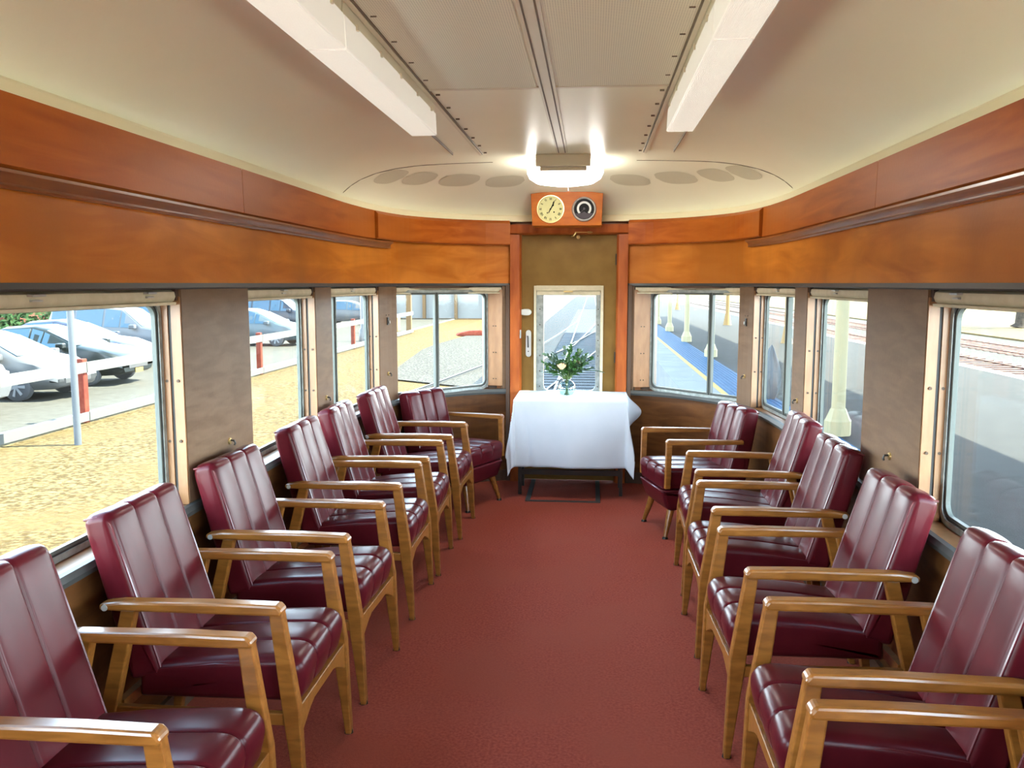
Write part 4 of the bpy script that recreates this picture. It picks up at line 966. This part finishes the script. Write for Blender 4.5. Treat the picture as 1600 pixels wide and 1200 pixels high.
tree(25.9, 54.0, RZ + 0.1, 8.5, 'tree with grey trunk in dry grass beyond the tracks, nearest right window', 3, 0.33, 4.5)
tree(-26, 34.5, GZ, 7.0, 'green leafy tree behind the parked cars at the left edge', 5, 0.3, 3.6, 2600)
def bush(x, y, r, h, label, seed):
    rnd = random.Random(seed); g = MB()
    for k in range(1800):
        a = rnd.uniform(0, 2 * pi); b = rnd.uniform(0, 1) ** 0.5; c = Vector((math.cos(a) * r * b, math.sin(a) * r * b * 0.7, h * rnd.random() * (1 - 0.5 * b * b)))
        d_ = Vector((rnd.uniform(-1, 1), rnd.uniform(-1, 1), rnd.uniform(-0.3, 1))).normalized(); s_ = d_.orthogonal().normalized(); L_ = 0.13
        g.add([c, c + d_ * L_ + s_ * L_ * 0.5, c + d_ * L_ * 2, c + d_ * L_ - s_ * L_ * 0.5], [(0, 1, 2, 3)])
    o = g.build('bush', 'lampblack'); o.location = (x, y, GZ); tag(o, label, 'bush')
bush(-22.5, 31.0, 3.0, 2.6, 'green bush behind the parked cars at the left edge', 8)

# ------------------------------------------------------------------ fence, poles, building on the left
FX = -9.12
fn = empty('post_and_rail_fence', (FX, 20, GZ)); tag(fn, 'fence of red posts and white rails between dirt bank and car park', 'fence')
py = [9.0, 14.744, 23.16, 27.9, 32.67, 38.1]
for y in py:
    MB().box(-0.07, 0.07, y - 20 - 0.07, y - 20 + 0.07, 0, 1.18).build('post', 'redpost', fn, bevel=0.012)
for (za, zb, nm) in ((0.93, 1.12, 'rail'), (0.04, 0.20, 'rail')):
    for a, b in ((5.0, 14.74), (14.74, 23.16), (23.16, 32.67), (32.67, 43.6)): MB().box(0.072, 0.11, a - 20 + 0.01, b - 20 - 0.01, za, zb).build(nm, 'whiterail', fn)
o = MB().lathe([(0.0001, 0), (0.055, 0), (0.05, 4.2), (0.0001, 4.2)], (0, 0, 0), 14).build('pole', 'pole', None, smooth=True); o.location = (-7.93, 12.65, GZ); tag(o, 'tall galvanised pole on dirt bank outside the nearest left window', 'pole')
o = MB().box(-0.13, 0.13, -0.13, 0.13, 0, 3.6).build('timber_post', 'tan', None, bevel=0.01); o.location = (-9.28, 43.75, GZ); tag(o, 'thick brown timber post at the fence end, left end window', 'post')
o = MB().lathe([(0.0001, 0), (0.20, 0), (0.18, 0.5), (0.11, 0.6), (0.09, 3.8), (0.0001, 3.8)], (0, 0, 0), 14).build('lamp_post', 'blackmetal', None, smooth=True); o.location = (-9.9, 37.0, GZ); tag(o, 'dark lamp post beyond the fence, narrow left window', 'post')
bd = empty('white_building', (-17, 62, RZ)); tag(bd, 'white station building with tan posts beyond the dirt yard', 'building')
MB().box(-8, 10.5, 0, 6, 0, 5).build('wall', 'wallwhite', bd); MB().prism([(-0.8, 5.0), (6.8, 5.0), (3, 7.2)], -8.6, 11.1, 'x').build('roof', 'roofred', bd)
for k in range(8): MB().box(-6.9 + k * 2.35, -6.68 + k * 2.35, -0.35, -0.1, 0, 4.9).build('post', 'tan', bd)
MB().box(-8, 10.5, -0.30, -0.02, 0, 0.22).build('plinth', 'tan', bd)
o = MB().box(-0.5, 0.5, -0.35, 0.35, 0, 0.9).build('planter_box', 'post_orange', None, bevel=0.03); o.location = (-10.6, 45.0, GZ); tag(o, 'orange box on the ground behind the fence, left end window', 'box')
o = MB().prism([(-2.4, 0), (2.2, 0), (1.9, 0.35), (0.8, 0.75), (-0.6, 0.7), (-1.9, 0.4)], -0.7, 0.7, 'y').xf(Matrix.Scale(0.42, 4)).build('dirt_heap', 'redpost', None, bevel=0.05, smooth=True); o.location = (-6.0, 44.5, RZ); o.rotation_euler = (0, 0, 0.3); tag(o, 'low reddish brick heap by the tracks, left end window', 'heap')

# ------------------------------------------------------------------ cars
def car(x, y, rz, paint, kind, label, plate='white'):
    t = empty('car', (x, y, GZ), rz); tag(t, label, 'car', 'cars parked beyond the fence')
    pm = bpy.data.materials.new('paint'); pm = mat('car paint ' + label[:12], tuple(c * 0.062 for c in paint), 0.35, 0.0, 0.2, 0.0)
    # stations: x, bottom, belt, roof, half width, roof half width
    if kind == 'suv':
        S = [(-2.3, 0.45, 0.75, 0.78, 0.80, 0.7), (-2.22, 0.32, 1.05, 1.15, 0.88, 0.72), (-2.05, 0.28, 1.12, 1.68, 0.91, 0.66), (-1.2, 0.26, 1.12, 1.76, 0.93, 0.68), (-0.2, 0.26, 1.10, 1.76, 0.93, 0.68), (0.35, 0.26, 1.08, 1.70, 0.93, 0.66), (1.05, 0.26, 1.07, 1.12, 0.93, 0.80), (1.6, 0.28, 1.03, 1.08, 0.92, 0.78), (2.1, 0.30, 0.95, 1.0, 0.88, 0.72), (2.3, 0.36, 0.72, 0.74, 0.80, 0.62)]
        cab = (2, 5); wind = (5, 6)
    elif kind == 'hatch':
        S = [(-2.05, 0.42, 0.75, 0.78, 0.74, 0.64), (-1.98, 0.3, 0.92, 1.0, 0.83, 0.66), (-1.55, 0.24, 0.95, 1.40, 0.86, 0.60), (-0.8, 0.22, 0.93, 1.48, 0.87, 0.60), (-0.1, 0.22, 0.90, 1.47, 0.87, 0.60), (0.25, 0.22, 0.89, 1.38, 0.87, 0.59), (1.15, 0.22, 0.88, 0.94, 0.87, 0.72), (1.6, 0.24, 0.80, 0.86, 0.85, 0.70), (1.95, 0.26, 0.66, 0.70, 0.80, 0.64), (2.08, 0.32, 0.5, 0.52, 0.70, 0.55)]
        cab = (2, 5); wind = (5, 6)
    else:
        S = [(-2.4, 0.42, 0.8, 0.83, 0.76, 0.66), (-2.3, 0.3, 0.98, 1.02, 0.85, 0.7), (-1.6, 0.25, 1.0, 1.06, 0.89, 0.72), (-0.95, 0.24, 0.98, 1.42, 0.9, 0.61), (-0.1, 0.24, 0.95, 1.46, 0.9, 0.62), (0.2, 0.24, 0.94, 1.38, 0.9, 0.60), (1.1, 0.24, 0.92, 0.98, 0.9, 0.74), (1.7, 0.25, 0.86, 0.91, 0.88, 0.72), (2.15, 0.27, 0.72, 0.76, 0.82, 0.66), (2.3, 0.34, 0.55, 0.57, 0.74, 0.58)]
        cab = (3, 5); wind = (5, 6)
    def ringp(s_):
        x_, zb, be, ro, w_, wr = s_
        h = [(w_ * 0.86, zb), (w_, zb + 0.16), (w_ * 1.01, (zb + be) / 2), (w_ * 0.97, be), (wr, ro - 0.02 * (ro > be + 0.1)), (wr * 0.6, ro + 0.03)]
        return [Vector((x_, a, b)) for a, b in h] + [Vector((x_, -a, b)) for a, b in reversed(h)]
    R = [ringp(s_) for s_ in S]; n = 12; g = MB(); g.add([p for r_ in R for p in r_], [(i * n + k, i * n + (k + 1) % n, (i + 1) * n + (k + 1) % n, (i + 1) * n + k) for i in range(len(R) - 1) for k in range(n)] + [tuple(range(n)), tuple((len(R) - 1) * n + k for k in range(n))[::-1]])
    body = g.build('body', pm, t, smooth=True, autos=0.9)
    def pane(mb, q, ins=0.88, off=0.014):
        c = sum(q, Vector()) / 4; nn = (q[1] - q[0]).cross(q[3] - q[0]).normalized(); cc_ = c - Vector((0, 0, 0.8))
        if nn.dot(cc_) < 0: nn = -nn
        mb.add([c + (p - c) * ins + nn * off for p in q] + [c + (p - c) * ins + nn * (off - 0.012) for p in q], [(0, 1, 2, 3), (0, 1, 5, 4), (1, 2, 6, 5), (2, 3, 7, 6), (3, 0, 4, 7)])
    for sdn, (ka, kb) in enumerate(((3, 4), (8, 7))):
        g = MB()
        for i in range(cab[0], cab[1]): pane(g, [R[i][ka], R[i + 1][ka], R[i + 1][kb], R[i][kb]], 0.9)
        c5 = R[wind[0]]; pane(g, [R[wind[0]][ka], R[wind[1]][ka].lerp(R[wind[0]][ka], 0.45), R[wind[1]][kb].lerp(R[wind[0]][kb], 0.55), R[wind[0]][kb]], 0.86)
        g.build('side_window', 'carglass', t)
    g = MB(); i, j = wind; pane(g, [R[i][4], R[j][4], R[j][7], R[i][7]], 0.93, 0.03); g.build('windscreen', 'carglass', t)
    g = MB(); i, j = cab[0], cab[0] - 1; pane(g, [R[i][4], R[j][4], R[j][7], R[i][7]], 0.86, 0.03); g.build('rear_window', 'carglass', t)
    for wx in (S[0][0] + 0.85, S[-1][0] - 0.88):
        for sg in (-1, 1):
            yy = sg * (S[3][4] - 0.09)
            w_ = MB().lathe([(0.0001, -0.1), (0.28, -0.1), (0.325, -0.07), (0.325, 0.07), (0.28, 0.105), (0.0001, 0.105)], (wx, yy, 0.325), 24, 'y').build('wheel', 'tyre', t, smooth=True)
            g = MB(); y_ = yy + sg * 0.108
            g.lathe([(0.0001, -0.006), (0.06, -0.008), (0.06, 0.008), (0.0001, 0.006)], (wx, y_, 0.325), 12, 'y')
            for k in range(7):
                a = 2 * pi * k / 7; c_, s2 = math.cos(a), math.sin(a)
                g.add([(wx + c_ * r_ + -s2 * wd, y_ + dy, 0.325 + s2 * r_ + c_ * wd) for dy in (-0.006, 0.006) for r_, wd in ((0.04, -0.022), (0.22, -0.032), (0.22, 0.032), (0.04, 0.022))], [(0, 1, 2, 3), (4, 5, 6, 7), (0, 1, 5, 4), (1, 2, 6, 5), (2, 3, 7, 6), (3, 0, 4, 7)])
            g.build('hubcap', 'hub', w_)
    fx = S[-1][0]; zf = S[-1][2]
    for sg in (-1, 1):
        g = MB(); a = R[-2][4 if sg > 0 else 7]; g.box(fx - 0.30, fx - 0.06, *sorted((sg * (S[-2][4] - 0.30), sg * (S[-2][4] - 0.02))), zf + 0.0, zf + 0.12); g.build('headlight', 'diffuser', t, bevel=0.03)
        MB().box(0.75, 0.95, *sorted((sg * S[5][4], sg * (S[5][4] + 0.17))), S[5][2], S[5][2] + 0.14).build('mirror', pm, t, bevel=0.03)
    MB().box(fx - 0.03, fx + 0.012, -0.45, 0.45, zf - 0.14, zf - 0.02).build('grille', 'blackmetal', t, bevel=0.01)
    MB().box(fx + 0.012, fx + 0.022, -0.185, 0.185, zf - 0.26, zf - 0.15).build('number_plate', 'yellow' if plate == 'yellow' else 'white', t)
    return t
W_ = (0.62, 0.62, 0.62)
car(-13.5, 14.9, 0.0, (0.60, 0.61, 0.62), 'suv', 'white car at the far left edge, mostly cut off by the frame')
car(-13.4, 18.15, -0.03, W_, 'hatch', 'white hatchback nearest the pole, nose to the fence')
car(-13.75, 20.9, 0.0, (0.03, 0.05, 0.04), 'sedan', 'dark car with yellow number plate behind the white hatchback', 'yellow')
car(-15.6, 27.5, 0.03, (0.50, 0.56, 0.66), 'suv', 'tall white four-wheel-drive behind the dark car')
car(-15.3, 24.1, 0.02, (0.12, 0.15, 0.30), 'sedan', 'dark blue sedan between the dark car and the white four-wheel-drive')
car(-17.0, 32.2, -0.03, (0.10, 0.16, 0.30), 'suv', 'blue four-wheel-drive at the top right of the nearest left window')
car(-13.75, 34.6, -0.08, (0.42, 0.58, 0.66), 'hatch', 'pale blue hatchback seen through the second left window')
car(-16.5, 44.5, 0.0, (0.06, 0.10, 0.18), 'suv', 'dark blue car seen through the narrow left window')
car(-14.8, 52.5, 0.0, (0.5, 0.52, 0.55), 'hatch', 'silver car seen far off through the left end window')
red = MB().prism([(-1.5, 0), (1.5, 0), (1.5, 2.2), (0, 3.1), (-1.5, 2.2)], -19, 19, 'y').build('red_shed', 'roofred'); red.location = (-29, 58, GZ); tag(red, 'low red brown shed beyond the parked cars', 'shed')

# ------------------------------------------------------------------ daylight portals in the window openings (sampling aids of the real sky light)
for (side, wi), (a, b, n) in WIN.items():
    A = P(a, -0.2, side, 0); B = P(min(b, s_x(0.6)), -0.2, side, 0); mid = (A + B) / 2; mid.z = 1.19
    ld = bpy.data.lights.new('portal', 'AREA'); ld.shape = 'RECTANGLE'; ld.size = (B - A).length; ld.size_y = 0.86; ld.cycles.is_portal = True
    lo = bpy.data.objects.new('portal', ld); COL.objects.link(lo); lo.location = mid
    e = (B - A).normalized(); nrm = Vector((-e.y, e.x, 0)) if side > 0 else Vector((e.y, -e.x, 0))
    lo.rotation_euler = nrm.to_track_quat('-Z', 'Y').to_euler()
